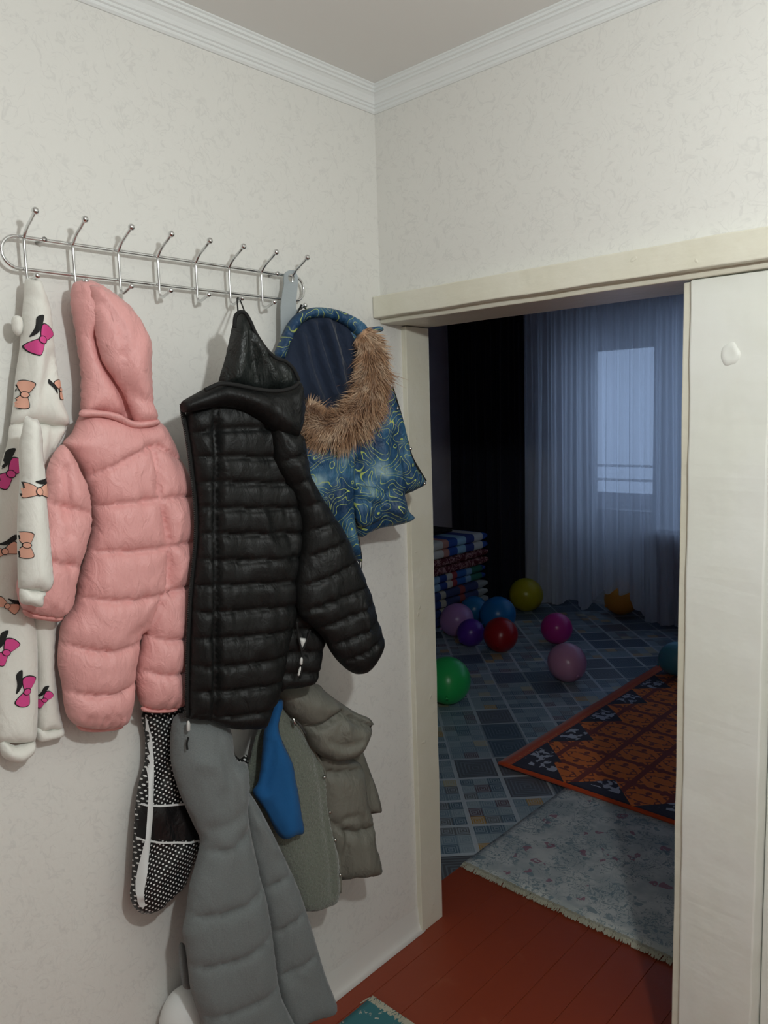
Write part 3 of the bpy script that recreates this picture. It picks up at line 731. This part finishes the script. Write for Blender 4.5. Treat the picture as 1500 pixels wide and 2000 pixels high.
w2_ = Panel('back_leg', t, wh, [(56, 1190), (110, 1188), (110, 1230), (108, 1300), (113, 1360), (119, 1400), (122, 1424), (98, 1426), (72, 1422), (68, 1300)], FLEECE, -.02, .024, .03, .03, [], low=.005, seed=6)
Panel('leg_cuff', t, wh, [(70, 1418), (96, 1424), (121, 1418), (124, 1437), (98, 1446), (72, 1448)], FLEECE, -.02, .020, .02, .02, [], low=.001, h=.006)
w3_ = Panel('hood', t, wh, [(48, 550), (56, 543), (72, 541), (82, 552), (88, 570), (99, 602), (105, 660), (112, 720), (122, 780), (136, 826), (112, 832), (78, 828), (50, 824), (22, 834), (25, 790), (30, 735), (38, 680), (42, 625), (46, 580)], FLEECE, .005, .034, .04, .04, [], 0, .03, 0, [([(96, 700), (84, 740), (74, 768), (76, 820)], -.014, .012), ([(60, 640), (62, 740), (64, 815)], .012, .018), ([(52, 575), (70, 590), (96, 598)], -.006, .007), ([(45, 700), (46, 800)], -.007, .01)], .005, 9, seed=7)
w4_ = Panel('sleeve', t, wh, [(50, 814), (64, 818), (76, 822), (83, 852), (84, 880), (90, 936), (92, 978), (98, 1048), (104, 1120), (104, 1141), (92, 1156), (66, 1154), (38, 1150), (35, 1135), (34, 1104), (33, 1048), (34, 992), (38, 936), (36, 880), (42, 845)], FLEECE, .125, .030, .015, .035, [], 0, .03, 0, [([(78, 850), (76, 900), (70, 950)], -.006, .008), ([(60, 900), (64, 1020), (66, 1120)], .005, .018)], .005, 9, seed=8)
Panel('sleeve_cuff', t, wh, [(40, 1146), (66, 1152), (89, 1153), (86, 1170), (82, 1186), (60, 1182), (40, 1176)], FLEECE, .125, .022, .012, .025, [], low=.001, h=.006)
Panel('hood_ear', t, wh, [(22, 632), (24, 620), (32, 616), (42, 620), (46, 636), (42, 652), (34, 656), (25, 647)], FLEECE, .01, .012, .012, .012, [], low=0, h=.004)
def bow(pan, cx, cy, size, ang, ink, blot=True):
    """ribbon bow print: two pinched loops and a knot over a thin black outline, with a loose black leaf beside it"""
    c = pan.pl.uv([(cx, cy)], pan.off)[0]; k = size*.0013; ca, sa = math.cos(ang), math.sin(ang)
    rot = lambda P: np.array([(c[0]+k*(x*ca-y*sa), c[1]+k*(x*sa+y*ca)) for x, y in P])
    for sg in (-1, 1):
        L = spline(np.array([(0, 1.5), (6*sg, 6), (13*sg, 8), (16*sg, 2), (14*sg, -6), (7*sg, -5), (0, -1.5)]), 4, True)
        ctr = np.array([8*sg, 0.5]); big = (L-ctr)*1.12+ctr
        o_ = pan.decal_uv('printed_bow_outline', rot(big), INKB, .0016, .004); pan.decal_uv('printed_bow', rot(L), ink, .0030, .004)
    K = [(3.2*math.cos(a), 3.6*math.sin(a)) for a in np.linspace(0, 2*PI, 12, endpoint=False)]
    pan.decal_uv('printed_knot', rot([(x*1.25, y*1.25) for x, y in K]), INKB, .0042, .004); pan.decal_uv('printed_knot', rot(K), ink, .0052, .004)
    if blot:
        Lf = spline(np.array([(-4, 10), (6, 12), (16, 16), (22, 12), (14, 9), (4, 7)])*(1, 1), 4, True); pan.decal_uv('printed_leaf', rot(Lf), INKB, .0016, .004)
bow(w3_, 70, 668, 1.45, .9, INKP); bow(w3_, 40, 772, 1.25, 1.3, INKO); bow(w3_, 112, 762, .9, 1.9, INKO)
bow(w4_, 66, 958, 1.35, -.1, INKO); bow(w4_, 44, 1062, 1.1, 1.5, INKO)
bow(w1_, 16, 925, 1.5, .8, INKP); bow(w1_, 4, 1075, 1.2, .2, INKO); bow(w1_, 6, 1270, 1.3, .9, INKP); bow(w1_, 46, 1345, 1.4, 1.2, INKP); bow(w1_, 8, 1180, 1.0, -.6, INKO)
bow(w2_, 80, 1362, .9, .7, INKP)
w1_.decal('printed_leaf', [(40, 1450), (52, 1447), (50, 1453), (40, 1457)], INKB)

# ---------------- blue patterned jacket with fur
bl = Plane(.105, -.25, 20)
t = thing('fur_hood_jacket', base(bl, (746, 1030)), 'blue jacket with yellow contour lines and a fur trimmed hood', 'jacket', 'clothes on the chrome rack')
b1_ = Panel('body', t, bl, [(585, 850), (640, 840), (700, 830), (740, 780), (760, 750), (781, 808), (794, 860), (803, 893), (818, 920), (829, 940), (826, 949), (806, 960), (791, 967), (794, 985), (800, 1000), (810, 1012), (795, 1021), (770, 1027), (746, 1031), (722, 1040), (701, 1048), (670, 1000), (620, 940)], TOPO, 0, .035, .04, .05, [], 0, .03, 0, [([(690, 900), (692, 960), (697, 1040)], -.022, .010), ([(762, 850), (780, 910), (790, 962)], -.014, .009), ([(735, 860), (745, 930), (770, 990)], .016, .02), ([(700, 1000), (730, 975), (760, 950)], -.010, .010), ([(720, 960), (740, 985), (765, 1000)], .014, .012), ([(775, 820), (800, 900)], .008, .012)], .008, 11, seed=11)
Panel('sleeve', t, bl, [(585, 860), (640, 862), (680, 880), (688, 960), (697, 1040), (706, 1092), (698, 1096), (680, 1070), (640, 1020), (600, 950)], TOPO, .03, .025, .03, .04, [], 0, .03, 0, [([(625, 900), (660, 980), (695, 1080)], .01, .02)], .008, 11, seed=12)
Panel('hem_pocket', t, bl, [(690, 955), (712, 948), (738, 952), (756, 968), (764, 990), (760, 1008), (740, 1018), (708, 1030), (694, 1010)], TOPO, .03, .022, .02, .03, [], 0, .02, 0, [([(700, 975), (730, 985), (755, 1000)], -.012, .008), ([(720, 955), (715, 1000)], .01, .008), ([(738, 960), (745, 1005)], -.008, .007)], .010, 18, h=.006, seed=13)
hr = [(535, 694), (545, 668), (552, 652), (566, 626), (586, 608), (618, 600), (659, 605), (697, 622), (716, 642), (704, 660), (690, 652), (673, 636), (642, 623), (618, 621), (593, 630), (578, 648), (566, 672), (556, 700)]
Panel('hood_lining', t, bl, [(548, 704), (556, 668), (568, 644), (588, 622), (618, 611), (644, 613), (676, 628), (696, 648), (700, 700), (690, 760), (660, 805), (625, 806), (596, 780), (560, 740)], NAVY, .010, .012, .006, .05, [], 0, .03, 0, [([(608, 636), (624, 700), (650, 770)], .026, .012), ([(636, 632), (652, 690), (664, 750)], .024, .011), ([(586, 660), (598, 720), (620, 780)], .020, .012), ([(622, 640), (640, 700), (656, 760)], -.014, .008), ([(660, 645), (674, 700)], -.016, .009)], .006, seed=14)
Panel('hood_rim', t, bl, hr, TOPO, .018, .024, .010, .016, [], 0, .02, 0, [([(640+i*0, 600), (650, 628)], -.008, .006), ([(560, 655), (585, 650)], -.006, .005), ([(680, 612), (676, 640)], -.010, .006), ([(600, 602), (606, 630)], -.006, .006)], .010, 30, h=.005, seed=15)
Panel('hood_shell', t, bl, [(660, 620), (700, 628), (716, 642), (722, 680), (700, 720), (680, 690), (672, 650)], TOPO, .0, .02, .03, .03, [], low=.01, lowf=16, h=.006, seed=16)
Panel('hood_tab', t, bl, [(700, 640), (720, 640), (740, 637), (748, 640), (748, 646), (736, 650), (715, 654)], TOPO, .01, .008, .01, .01, [], low=.002, h=.004)
# zip edge, snaps, cord
zp = b1_.on([(762, 756), (782, 810), (795, 862), (804, 893), (819, 920), (828, 940)], .0)
tube('zip_edge', spline(zp, 5), .0042, BLACKM, t, 8)
tube('zip_piping', spline(zp+np.array([0, -.004, 0]), 5), .0016, material('lime_piping', base=(.45, .52, .06), rough=.6), t, 6)
for q in [(791, 876), (818, 943), (766, 798)]:
    c = b1_.on([q], .003)[0]; ball('snap', c, .005, SNAP, t, 10)
cr = [(700, 1044), (704, 1070), (707, 1095), (705, 1112), (702, 1098), (700, 1070)]
loop_cord('draw_cord', t, [base(bl, q, .03) for q in cr], BLACKM, .0014)
for q0 in ((586, 598), (598, 601)): pass
ly = HOOKY[7]
loop_cord('hanging_loop', t, [base(bl, (578, 618)), (.068, ly-.004, 1.970), (.067, ly, 1.9735), (.068, ly+.004, 1.970), base(bl, (598, 604))], BLACKM, .0018)
# fur trim
path_px = [(704, 652), (722, 672), (728, 710), (726, 755), (708, 800), (676, 832), (640, 842), (612, 832), (592, 800)]
rad = [.026, .038, .045, .050, .053, .054, .052, .046, .038]
cpl = spline(np.array([base(bl, q, .045) for q in path_px]), 8); rad = np.interp(np.linspace(0, 1, len(cpl)), np.linspace(0, 1, len(rad)), rad)
fur = tube('fur_trim', cpl, rad*.62, FUR, t, 14)
V = []; Fc = []
for i in range(13000):
    f_ = random.random()*(len(cpl)-1.001); k = int(f_); c = cpl[k]*(1-f_+k)+cpl[k+1]*(f_-k); r_ = rad[k]
    tg = cpl[k+1]-cpl[k]; tg /= np.linalg.norm(tg)
    dv = np.array([random.gauss(0, 1) for _ in range(3)]); dv -= tg*(dv@tg); dv /= np.linalg.norm(dv)
    cl = noise.noise_vector(Vector(c*22+dv*1.5)); cl = np.array(cl)
    dr = dv*.9+tg*.55+cl*.9+np.array([0, 0, -.25])+np.array([random.gauss(0, .22) for _ in range(3)]); dr /= np.linalg.norm(dr)
    p0 = c+dv*r_*.5; L = r_*random.uniform(.55, 1.05)*(1.5 if random.random() < .05 else 1)
    wv = np.cross(dr, [random.gauss(0, 1) for _ in range(3)]); wv = wv/np.linalg.norm(wv)*random.uniform(.0007, .0013)
    p1 = p0+dr*L*.5; p2 = p0+dr*L+np.array([0, 0, -.12*L]); b = len(V); V += [p0-wv, p0+wv, p1-wv*.8, p1+wv*.8, p2]; Fc += [(b, b+1, b+3, b+2), (b+2, b+3, b+4)]
for v in V: v[0] = max(v[0], .01)
hs_ = obj('fur_hairs', V, Fc, FUR, fur); hs_['kind'] = 'stuff'

# ---------------- grey shoehorn
sh = Plane(.044, HOOKY[7], 4, 2, 2.0)
def plate(name, t, pl, out, mat, th, hole=None, curve=.0):
    poly = spline(pl.uv(out), 4, True); n = len(poly); pts = [Vector(p) for p in poly]; ed = [(i, (i+1) % n) for i in range(n)]
    if hole:
        hp = spline(pl.uv(hole), 4, True); m = len(hp); pts += [Vector(p) for p in hp]; ed += [(n+i, n+(i+1) % m) for i in range(m)]
    r = delaunay_2d_cdt(pts, ed, [], 1, 1e-6); P = np.array([(v.x, v.y) for v in r[0]]); fc = []
    for f in r[2]:
        c = P[list(f)].mean(0)[None]
        if hole and inside(c, hp)[0]: continue
        fc.append(tuple(f))
    uc = poly[:, 0].mean(); hh = curve*((P[:, 0]-uc)/.02)**2
    Vf = pl.pt(P, th/2+hh); Vb = pl.pt(P, -th/2+hh); N = len(P); Fc = []
    cnt = {}
    for a, b, c in fc:
        A = P[b]-P[a]; Bv = P[c]-P[a]
        if A[0]*Bv[1]-A[1]*Bv[0] < 0: b, c = c, b
        Fc += [(a, b, c), (N+a, N+c, N+b)]
        for e in ((a, b), (b, c), (c, a)): cnt[e] = cnt.get(e, 0)+1
    for (a, b) in list(cnt):
        if (b, a) not in cnt: Fc.append((b, a, N+a, N+b))
    return obj(name, list(Vf)+list(Vb), Fc, mat, t, False)
so = plate('shoehorn', None, sh, [(556, 534), (562, 529), (568, 528), (574, 530), (579, 540), (580, 552), (578, 575), (577, 600), (578, 640), (580, 690), (574, 706), (562, 710), (551, 704), (547, 680), (547, 640), (547, 600), (551, 572), (554, 555), (554, 542)], GREYPL, .0035, [(565, 536), (571, 535), (574, 541), (574, 548), (568, 552), (563, 547), (562, 540)], .0015)
tag(so, 'long grey plastic shoehorn hung by its slot on the last hook', 'shoehorn', 'clothes on the chrome rack')

# ---------------- black quilted jacket
bk = Plane(.228, -.5, 16)
t = thing('quilted_jacket', base(bk, (480, 1422)), 'black quilted hooded jacket hanging from the sixth hook', 'jacket', 'clothes on the chrome rack')
ql_ = [([(370, 846), (417, 841), (470, 838), (545, 838)]), ([(372, 893), (417, 891), (480, 893), (545, 894)]), ([(376, 943), (415, 941), (500, 943), (560, 943)]), ([(380, 992), (415, 991), (500, 992), (600, 990)]), ([(380, 1042), (413, 1041), (500, 1041), (600, 1039)]), ([(378, 1093), (413, 1092), (500, 1090), (600, 1086)]), ([(372, 1142), (413, 1140), (500, 1136), (590, 1132)]), ([(370, 1193), (413, 1192), (490, 1186), (580, 1180)]), ([(368, 1243), (413, 1242), (490, 1236), (575, 1227)]), ([(366, 1297), (413, 1296), (490, 1288), (570, 1277)]), ([(366, 1347), (413, 1345), (480, 1338), (560, 1327)]), ([(366, 1395), (417, 1395), (480, 1388), (545, 1376)])]
Panel('side_panel', t, bk, [(540, 1180), (590, 1170), (615, 1200), (635, 1245), (630, 1270), (624, 1310), (618, 1328), (600, 1341), (560, 1346), (535, 1340)], BLACK, -.015, .018, .03, .03, [[(545, 1228), (632, 1222)], [(545, 1272), (632, 1270)], [(545, 1312), (625, 1310)]], .014, .024, .003, seed=21)
kt = Panel('torso', t, bk, [(380, 790), (420, 775), (480, 770), (540, 790), (570, 830), (588, 880), (600, 950), (602, 1020), (600, 1080), (590, 1140), (580, 1200), (566, 1250), (556, 1310), (545, 1360), (530, 1392), (516, 1420), (482, 1424), (450, 1423), (410, 1408), (372, 1404), (366, 1390), (367, 1307), (369, 1237), (373, 1151), (382, 1060), (383, 993), (374, 907), (367, 855), (362, 810)], BLACK, 0, .026, .035, .06, ql_+[[(413, 800), (414, 1000), (413, 1200), (413, 1402)]], .013, .022, .005, [([(500, 1000), (520, 1060), (540, 1100)], .006, .016), ([(505, 1100), (520, 1180), (500, 1260)], .006, .016), ([(550, 1000), (560, 1060)], -.006, .012), ([(415, 830), (416, 1000), (415, 1200), (414, 1390)], -.010, .009)], .007, 9, h=.0065, seed=22)
Panel('sleeve', t, bk, [(530, 830), (560, 836), (590, 850), (598, 880), (606, 927), (630, 972), (656, 1013), (678, 1050), (691, 1081), (709, 1123), (726, 1168), (733, 1199), (743, 1230), (748, 1255), (739, 1282), (720, 1308), (700, 1317), (678, 1308), (652, 1282), (634, 1250), (608, 1222), (584, 1200), (578, 1140), (588, 1080), (590, 1020), (572, 960), (540, 910)], BLACK, .035, .030, .05, .06,
      [[(525, 905), (541, 903), (600, 884)], [(545, 955), (555, 952), (612, 930)], [(575, 993), (600, 986), (640, 965)], [(580, 1042), (600, 1036), (662, 1009)], [(580, 1092), (607, 1081), (685, 1048)], [(575, 1145), (607, 1133), (700, 1091)], [(575, 1195), (600, 1185), (718, 1140)], [(605, 1228), (625, 1220), (732, 1171)], [(630, 1263), (642, 1258), (742, 1205)], [(650, 1294), (663, 1289), (752, 1233)]], .012, .020, .005, [([(640, 1150), (650, 1200)], .006, .012), ([(700, 1180), (705, 1230)], .006, .01)], .006, 9, h=.0065, seed=23)
hl = Panel('hood_lining', t, bk, [(464, 610), (471, 606), (478, 609), (489, 626), (498, 645), (517, 674), (534, 696), (556, 704), (574, 720), (584, 745), (580, 765), (520, 768), (470, 760), (430, 752), (428, 740), (441, 695), (451, 647), (458, 622)], BLACKL, .0, .030, .04, .04, [], 0, .03, 0, [([(470, 640), (462, 690), (456, 740)], .012, .012), ([(485, 650), (510, 700), (530, 745)], .014, .012), ([(478, 640), (486, 700), (496, 745)], -.012, .009), ([(520, 700), (545, 730)], -.008, .008), ([(450, 690), (440, 740)], -.006, .007)], .006, 12, seed=24)
tube('hood_edge', spline(np.array([base(bk, q, .03) for q in [(458, 640), (460, 618), (470, 609), (480, 613), (490, 630), (500, 652), (520, 682), (540, 700), (558, 706), (574, 722), (584, 744)]]), 5), .0042, BLACKM, t, 8)
Panel('hood', t, bk, [(354, 786), (372, 774), (398, 760), (428, 745), (450, 748), (490, 758), (530, 762), (566, 758), (585, 744), (592, 768), (595, 796), (592, 825), (582, 854), (568, 856), (540, 846), (510, 822), (470, 800), (430, 794), (395, 800), (362, 806), (354, 800)], BLACK, .045, .030, .05, .035, [[(520, 762), (524, 800), (520, 830)], [(560, 760), (566, 800), (560, 850)]], .006, .02, .002, [([(440, 770), (500, 790), (560, 830)], .010, .018)], .006, 10, seed=25)
tube('hood_edge', spline(np.array([base(bk, q, .075) for q in [(400, 762), (430, 750), (460, 752), (500, 760), (540, 764), (570, 758), (584, 748)]]), 5), .0045, BLACKM, t, 8)
# zip along the open front edge
ze = [(356, 790), (358, 812), (366, 855), (373, 907), (382, 993), (382, 1060), (373, 1151), (368, 1237), (366, 1307), (365, 1400)]
zpts = spline(np.array([base(bk, q, .002) for q in ze]), 8); tube('zip_tape', zpts, .005, BLACKM, t, 8)
tt = []; tf = []
L = np.concatenate([[0], np.cumsum(np.sqrt((np.diff(zpts, axis=0)**2).sum(1)))])
for u in np.arange(.0, L[-1], .0045):
    c = np.array([np.interp(u, L, zpts[:, k]) for k in range(3)])+np.array([.002, -.0055, 0]); b = len(tt)
    for dx in (-.0015, .0015):
        for dy in (-.0015, .0015):
            for dz in (-.0011, .0011): tt.append(c+np.array([dx, dy, dz]))
    tf += [(b, b+1, b+3, b+2), (b+4, b+6, b+7, b+5), (b, b+4, b+5, b+1), (b+2, b+3, b+7, b+6), (b, b+2, b+6, b+4), (b+1, b+5, b+7, b+3)]
zt = obj('zip_teeth', tt, tf, material('dark_zip_metal', base=(.10, .10, .10), rough=.35, metal=1), t); zt['kind'] = 'stuff'
def pull(px0, px1, off, w=.004):
    a, b = np.array(base(bk, px0, off)), np.array(base(bk, px1, off)); m = (a+b)/2
    return tube('zip_pull', [a, a*.7+b*.3, b*.9+a*.1, b], [w*.5, w, w, w*.6], ZIP, t, 6)
pull((368, 1408), (368, 1428), .008); pull((589, 1284), (588, 1298), .05, .0035); pull((587, 1302), (583, 1320), .05, .0028)
Panel('pocket_lining', t, bk, [(584, 1247), (592, 1246), (599, 1249), (594, 1260), (589, 1269), (586, 1260)], ZIP, .024, .006, .006, .008, [], low=0, h=.004)
tube('pocket_zip', spline(np.array([base(bk, q, .03) for q in [(580, 1215), (584, 1250), (589, 1272), (590, 1300), (586, 1325)]]), 5), .0025, BLACKM, t, 6)
tube('pocket_zip', spline(np.array([base(bk, q, .03) for q in [(606, 1230), (600, 1250), (590, 1272)]]), 5), .0025, BLACKM, t, 6)
ly = HOOKY[5]
loop_cord('hanging_loop', t, [base(bk, (465, 612), .0), (.068, ly-.004, 1.970), (.067, ly, 1.9735), (.068, ly+.004, 1.970), base(bk, (479, 612), .0)], BLACKM, .0018)

# ---------------- polka dot bag
pg = Plane(.040, -.85, 3, 5, 1.0)
t = thing('plastic_bag', base(pg, (290, 1786)), 'black and white polka dot plastic bag behind the grey trousers', 'bag', 'clothes hung under the jackets')
bgp = Panel('bag_body', t, pg, [(276, 1398), (290, 1386), (330, 1380), (400, 1378), (440, 1392), (447, 1426), (456, 1465), (468, 1482), (482, 1474), (482, 1505), (460, 1560), (430, 1620), (400, 1650), (386, 1672), (369, 1713), (358, 1736), (332, 1758), (313, 1777), (287, 1786), (266, 1777), (254, 1751), (257, 1713), (261, 1620), (269, 1538), (282, 1489), (283, 1437)], BAGD, 0, .022, .02, .05, [], 0, .03, 0, [([(282, 1480), (276, 1600), (270, 1740)], .010, .012), ([(330, 1450), (310, 1520)], -.006, .01), ([(350, 1660), (300, 1720)], .006, .015)], .007, 14, seed=31)
bgp.decal('black_band', [(262, 1566), (266, 1565), (330, 1566), (420, 1555), (425, 1600), (400, 1632), (330, 1636), (262, 1632), (260, 1600)], BAGB, .003, .005, 1)
bgp.decal('white_line', [(262, 1564), (300, 1566), (360, 1563), (420, 1556), (420, 1560), (360, 1567), (300, 1570), (262, 1568)], BAGW, .0042, .004, 1)
bgp.decal('white_line', [(258, 1630), (300, 1638), (360, 1637), (410, 1628), (410, 1632), (360, 1641), (300, 1642), (258, 1634)], BAGW, .0042, .004, 1)
bgp.decal('white_stripe', [(275, 1400), (279, 1396), (285, 1420), (291, 1450), (290, 1520), (288, 1562), (282, 1640), (272, 1710), (268, 1740), (276, 1762), (266, 1766), (258, 1738), (262, 1690), (272, 1630), (277, 1560), (281, 1490), (283, 1445)], BAGW, .0055, .004, 2)
tube('bag_handle', spline(np.array([base(pg, q, .0) for q in [(350, 1392), (366, 1362), (390, 1352), (412, 1362), (428, 1396)]]), 6), .006, BAGB, t, 8)

# ---------------- sage parka
gp = Plane(.10, -.35, 16, 4, 1.0)
t = thing('sage_parka', base(gp, (620, 1780)), 'sage green parka with plush lining hanging inside out', 'parka', 'clothes hung under the jackets')
Panel('shell_back', t, gp, [(640, 1440), (690, 1440), (705, 1459), (722, 1504), (737, 1545), (746, 1583), (738, 1588), (726, 1590), (690, 1600), (650, 1560)], GREEN, -.02, .016, .03, .04, [], 0, .03, 0, [([(715, 1500), (725, 1580)], -.005, .008)], .005, seed=41)
gs = Panel('shell', t, gp, [(615, 1460), (660, 1470), (704, 1492), (712, 1530), (717, 1564), (729, 1609), (730, 1640), (738, 1668), (744, 1700), (736, 1706), (718, 1711), (690, 1713), (662, 1715), (640, 1650), (620, 1560)], GREEN, 0, .022, .04, .05, [[(630, 1503), (670, 1500), (712, 1499)], [(640, 1600), (662, 1614), (690, 1616), (732, 1607)]], .022, .034, .006, [([(660, 1590), (690, 1585), (700, 1606)], -.010, .007), ([(668, 1615), (664, 1670), (670, 1715)], -.014, .010), ([(700, 1640), (706, 1700)], .006, .015)], .006, seed=42)
gl = Panel('plush_lining', t, gp, [(548, 1370), (578, 1412), (608, 1455), (632, 1502), (641, 1580), (650, 1630), (662, 1676), (664, 1736), (656, 1764), (640, 1772), (622, 1779), (606, 1780), (590, 1772), (560, 1700), (530, 1640), (500, 1580), (482, 1530), (481, 1508), (490, 1480), (504, 1422), (516, 1380)], PLUSH, .02, .024, .04, .05, [], 0, .03, 0, [([(612, 1480), (628, 1580), (642, 1740)], -.007, .006), ([(625, 1490), (640, 1590), (655, 1740)], .006, .008), ([(508, 1440), (498, 1500), (492, 1540)], -.02, .012)], .007, seed=43)
fp = Panel('hood', t, gp, [(540, 1350), (575, 1335), (619, 1336), (636, 1351), (662, 1370), (694, 1391), (718, 1401), (727, 1410), (725, 1421), (714, 1445), (702, 1466), (682, 1479), (650, 1485), (624, 1474), (606, 1456), (592, 1420), (572, 1401), (556, 1385)], GREEN, .045, .034, .04, .04, [[(572, 1402), (592, 1416), (620, 1408), (652, 1388), (680, 1400), (722, 1418)]], .016, .03, .003, [([(572, 1402), (592, 1416), (620, 1408), (652, 1388), (680, 1400), (722, 1418)], -.020, .007), ([(640, 1398), (656, 1402), (650, 1412)], -.010, .006), ([(630, 1440), (660, 1450), (690, 1440)], -.010, .006), ([(660, 1410), (664, 1430)], .010, .010), ([(610, 1370), (650, 1372)], .006, .014)], .008, 14, seed=44)
tube('zip_edge', spline(gl.on([(574, 1408), (596, 1440), (608, 1462), (630, 1500), (636, 1540), (644, 1592), (654, 1640), (661, 1690), (660, 1740)], .0), 5), .0035, GREEN, t, 8)
for q in [(626, 1512), (650, 1637), (640, 1583), (657, 1702)]: ball('snap', gl.on([q], .004)[0], .0048, SNAP, t, 10)
a = np.array(base(gp, (573, 1402), .06)); tube('zip_pull', [a, a+np.array([0, .003, -.014]), a+np.array([.0, .004, -.022])], [.003, .0045, .003], SNAP, t, 6)

# ---------------- blue fleece top
t = thing('fleece_top', base(gp, (560, 1639), .06), 'cobalt blue fleece garment tucked between grey trousers and sage parka', 'fleece top', 'clothes hung under the jackets')
Panel('body', t, gp, [(554, 1370), (545, 1412), (549, 1441), (571, 1489), (577, 1520), (583, 1549), (589, 1590), (594, 1626), (576, 1631), (558, 1639), (541, 1628), (519, 1584), (494, 1549), (504, 1527), (510, 1489), (515, 1433), (526, 1396), (535, 1370)], BLUE, .078, .020, .010, .035, [], 0, .03, 0, [([(530, 1450), (522, 1500), (515, 1540)], -.010, .007), ([(545, 1450), (560, 1530), (565, 1620)], .008, .02), ([(520, 1570), (545, 1620)], -.006, .008)], .005, seed=51)

# ---------------- grey padded trousers
gy = Plane(.135, -.6, 14, 7.5, 1.0)
t = thing('padded_trousers', base(gy, (470, 2090)), 'grey melange padded bib trousers hanging in front of the bag', 'trousers', 'clothes hung under the jackets')
Panel('trouser_leg', t, gy, [(470, 1540), (490, 1552), (519, 1601), (556, 1676), (586, 1743), (612, 1825), (634, 1900), (652, 1946), (657, 1962), (650, 1978), (625, 1988), (597, 1997), (570, 2010), (545, 1960), (530, 1850), (505, 1740), (480, 1640)], GREY, -.012, .026, .025, .05, [[(495, 1736), (511, 1728), (560, 1704)], [(520, 1822), (534, 1814), (592, 1772)], [(535, 1910), (560, 1890), (625, 1850)]], .011, .030, .006, [([(500, 1600), (530, 1650)], .01, .014), ([(545, 1820), (560, 1900)], -.008, .02)], .006, seed=61)
Panel('trouser_leg', t, gy, [(338, 1404), (370, 1392), (410, 1394), (450, 1425), (460, 1482), (481, 1490), (486, 1519), (486, 1560), (485, 1594), (497, 1660), (508, 1713), (519, 1751), (530, 1814), (538, 1881), (549, 1945), (575, 2000), (590, 2045), (585, 2080), (500, 2090), (430, 2075), (402, 2045), (394, 2000), (373, 1937), (366, 1881), (361, 1844), (356, 1818), (363, 1780), (369, 1732), (384, 1676), (390, 1639), (377, 1609), (351, 1549), (333, 1482)], GREY, .012, .034, .02, .06,
      [[(380, 1660), (392, 1657), (444, 1646), (490, 1610)], [(350, 1788), (366, 1784), (459, 1762), (525, 1712)], [(350, 1888), (369, 1883), (459, 1859), (545, 1802)], [(380, 1980), (399, 1975), (459, 1957), (560, 1906)], [(395, 2065), (470, 2050), (600, 2000)]], .011, .032, .006,
      [([(415, 1430), (425, 1480), (440, 1520)], -.006, .006), ([(455, 1490), (462, 1550), (470, 1600)], .010, .014), ([(380, 1480), (410, 1490), (420, 1520)], .008, .016), ([(478, 1580), (488, 1620), (492, 1660)], -.014, .008), ([(400, 1610), (440, 1600), (470, 1570)], -.006, .014)], .008, 9, seed=62)
loop_cord('zip_cord', t, [base(gy, q, .066) for q in [(368, 1440), (365, 1452), (366, 1464)]], BLACKM, .0022)
Panel('strap', t, gy, [(350, 1845), (362, 1848), (372, 1900), (374, 1930), (358, 1928), (351, 1890)], GREY, -.035, .008, .01, .012, [], low=.002, h=.006)

# ---------------- white bin at the foot of the wall
bx_ = .072; by_ = float(at(366, 1990, 0, bx_)[1]); ztop = float(at(366, 1929, 0, bx_)[2])
t = thing('white_bin', (bx_, by_, 0), 'white plastic bin with rounded lid under the grey trousers', 'bin')
def lathe(name, pr, mat, parent, c, n=40):
    V = []; Fc = []
    for r_, z in pr:
        for k in range(n): a = 2*PI*k/n; V.append((c[0]+r_*math.cos(a), c[1]+r_*math.sin(a), c[2]+z))
    for i in range(len(pr)-1):
        for k in range(n): Fc.append((i*n+k, i*n+(k+1) % n, (i+1)*n+(k+1) % n, (i+1)*n+k))
    Fc.append(tuple(range(n))[::-1]); Fc.append(tuple((len(pr)-1)*n+k for k in range(n))); return obj(name, V, Fc, mat, parent, True)
hb = ztop-.10
lathe('bin_body', [(.052, .001), (.058, .004), (.061, hb*.5), (.064, hb), (.062, hb)], WHITE, t, (bx_, by_, 0))
lathe('lid', [(.066, hb-.012), (.067, hb+.004)]+[(.066*math.cos(a), hb+.004+.096*math.sin(a)) for a in np.linspace(.05, 1.5, 14)], WHITE, t, (bx_, by_, 0))

# ---------------- pendant bulb that lights the hall
t = thing('pendant_lamp', (LAMP[0], LAMP[1], H), 'bare hanging bulb that lights the hall', 'lamp')
lathe('ceiling_rose', [(.045, -.022), (.048, -.01), (.048, -.001)], WHITE, t, LAMP[:2]+(H,))
tube('flex', [(LAMP[0], LAMP[1], H-.02), (LAMP[0], LAMP[1], LAMP[2]+.13)], .004, WHITE, t, 8)
lathe('socket', [(.017, .07), (.02, .075), (.02, .125), (.012, .135)], WHITE, t, LAMP)
ball('bulb', (LAMP[0], LAMP[1], LAMP[2]+.062), .026, BULB, t, 16, (1, 1, 1.1))
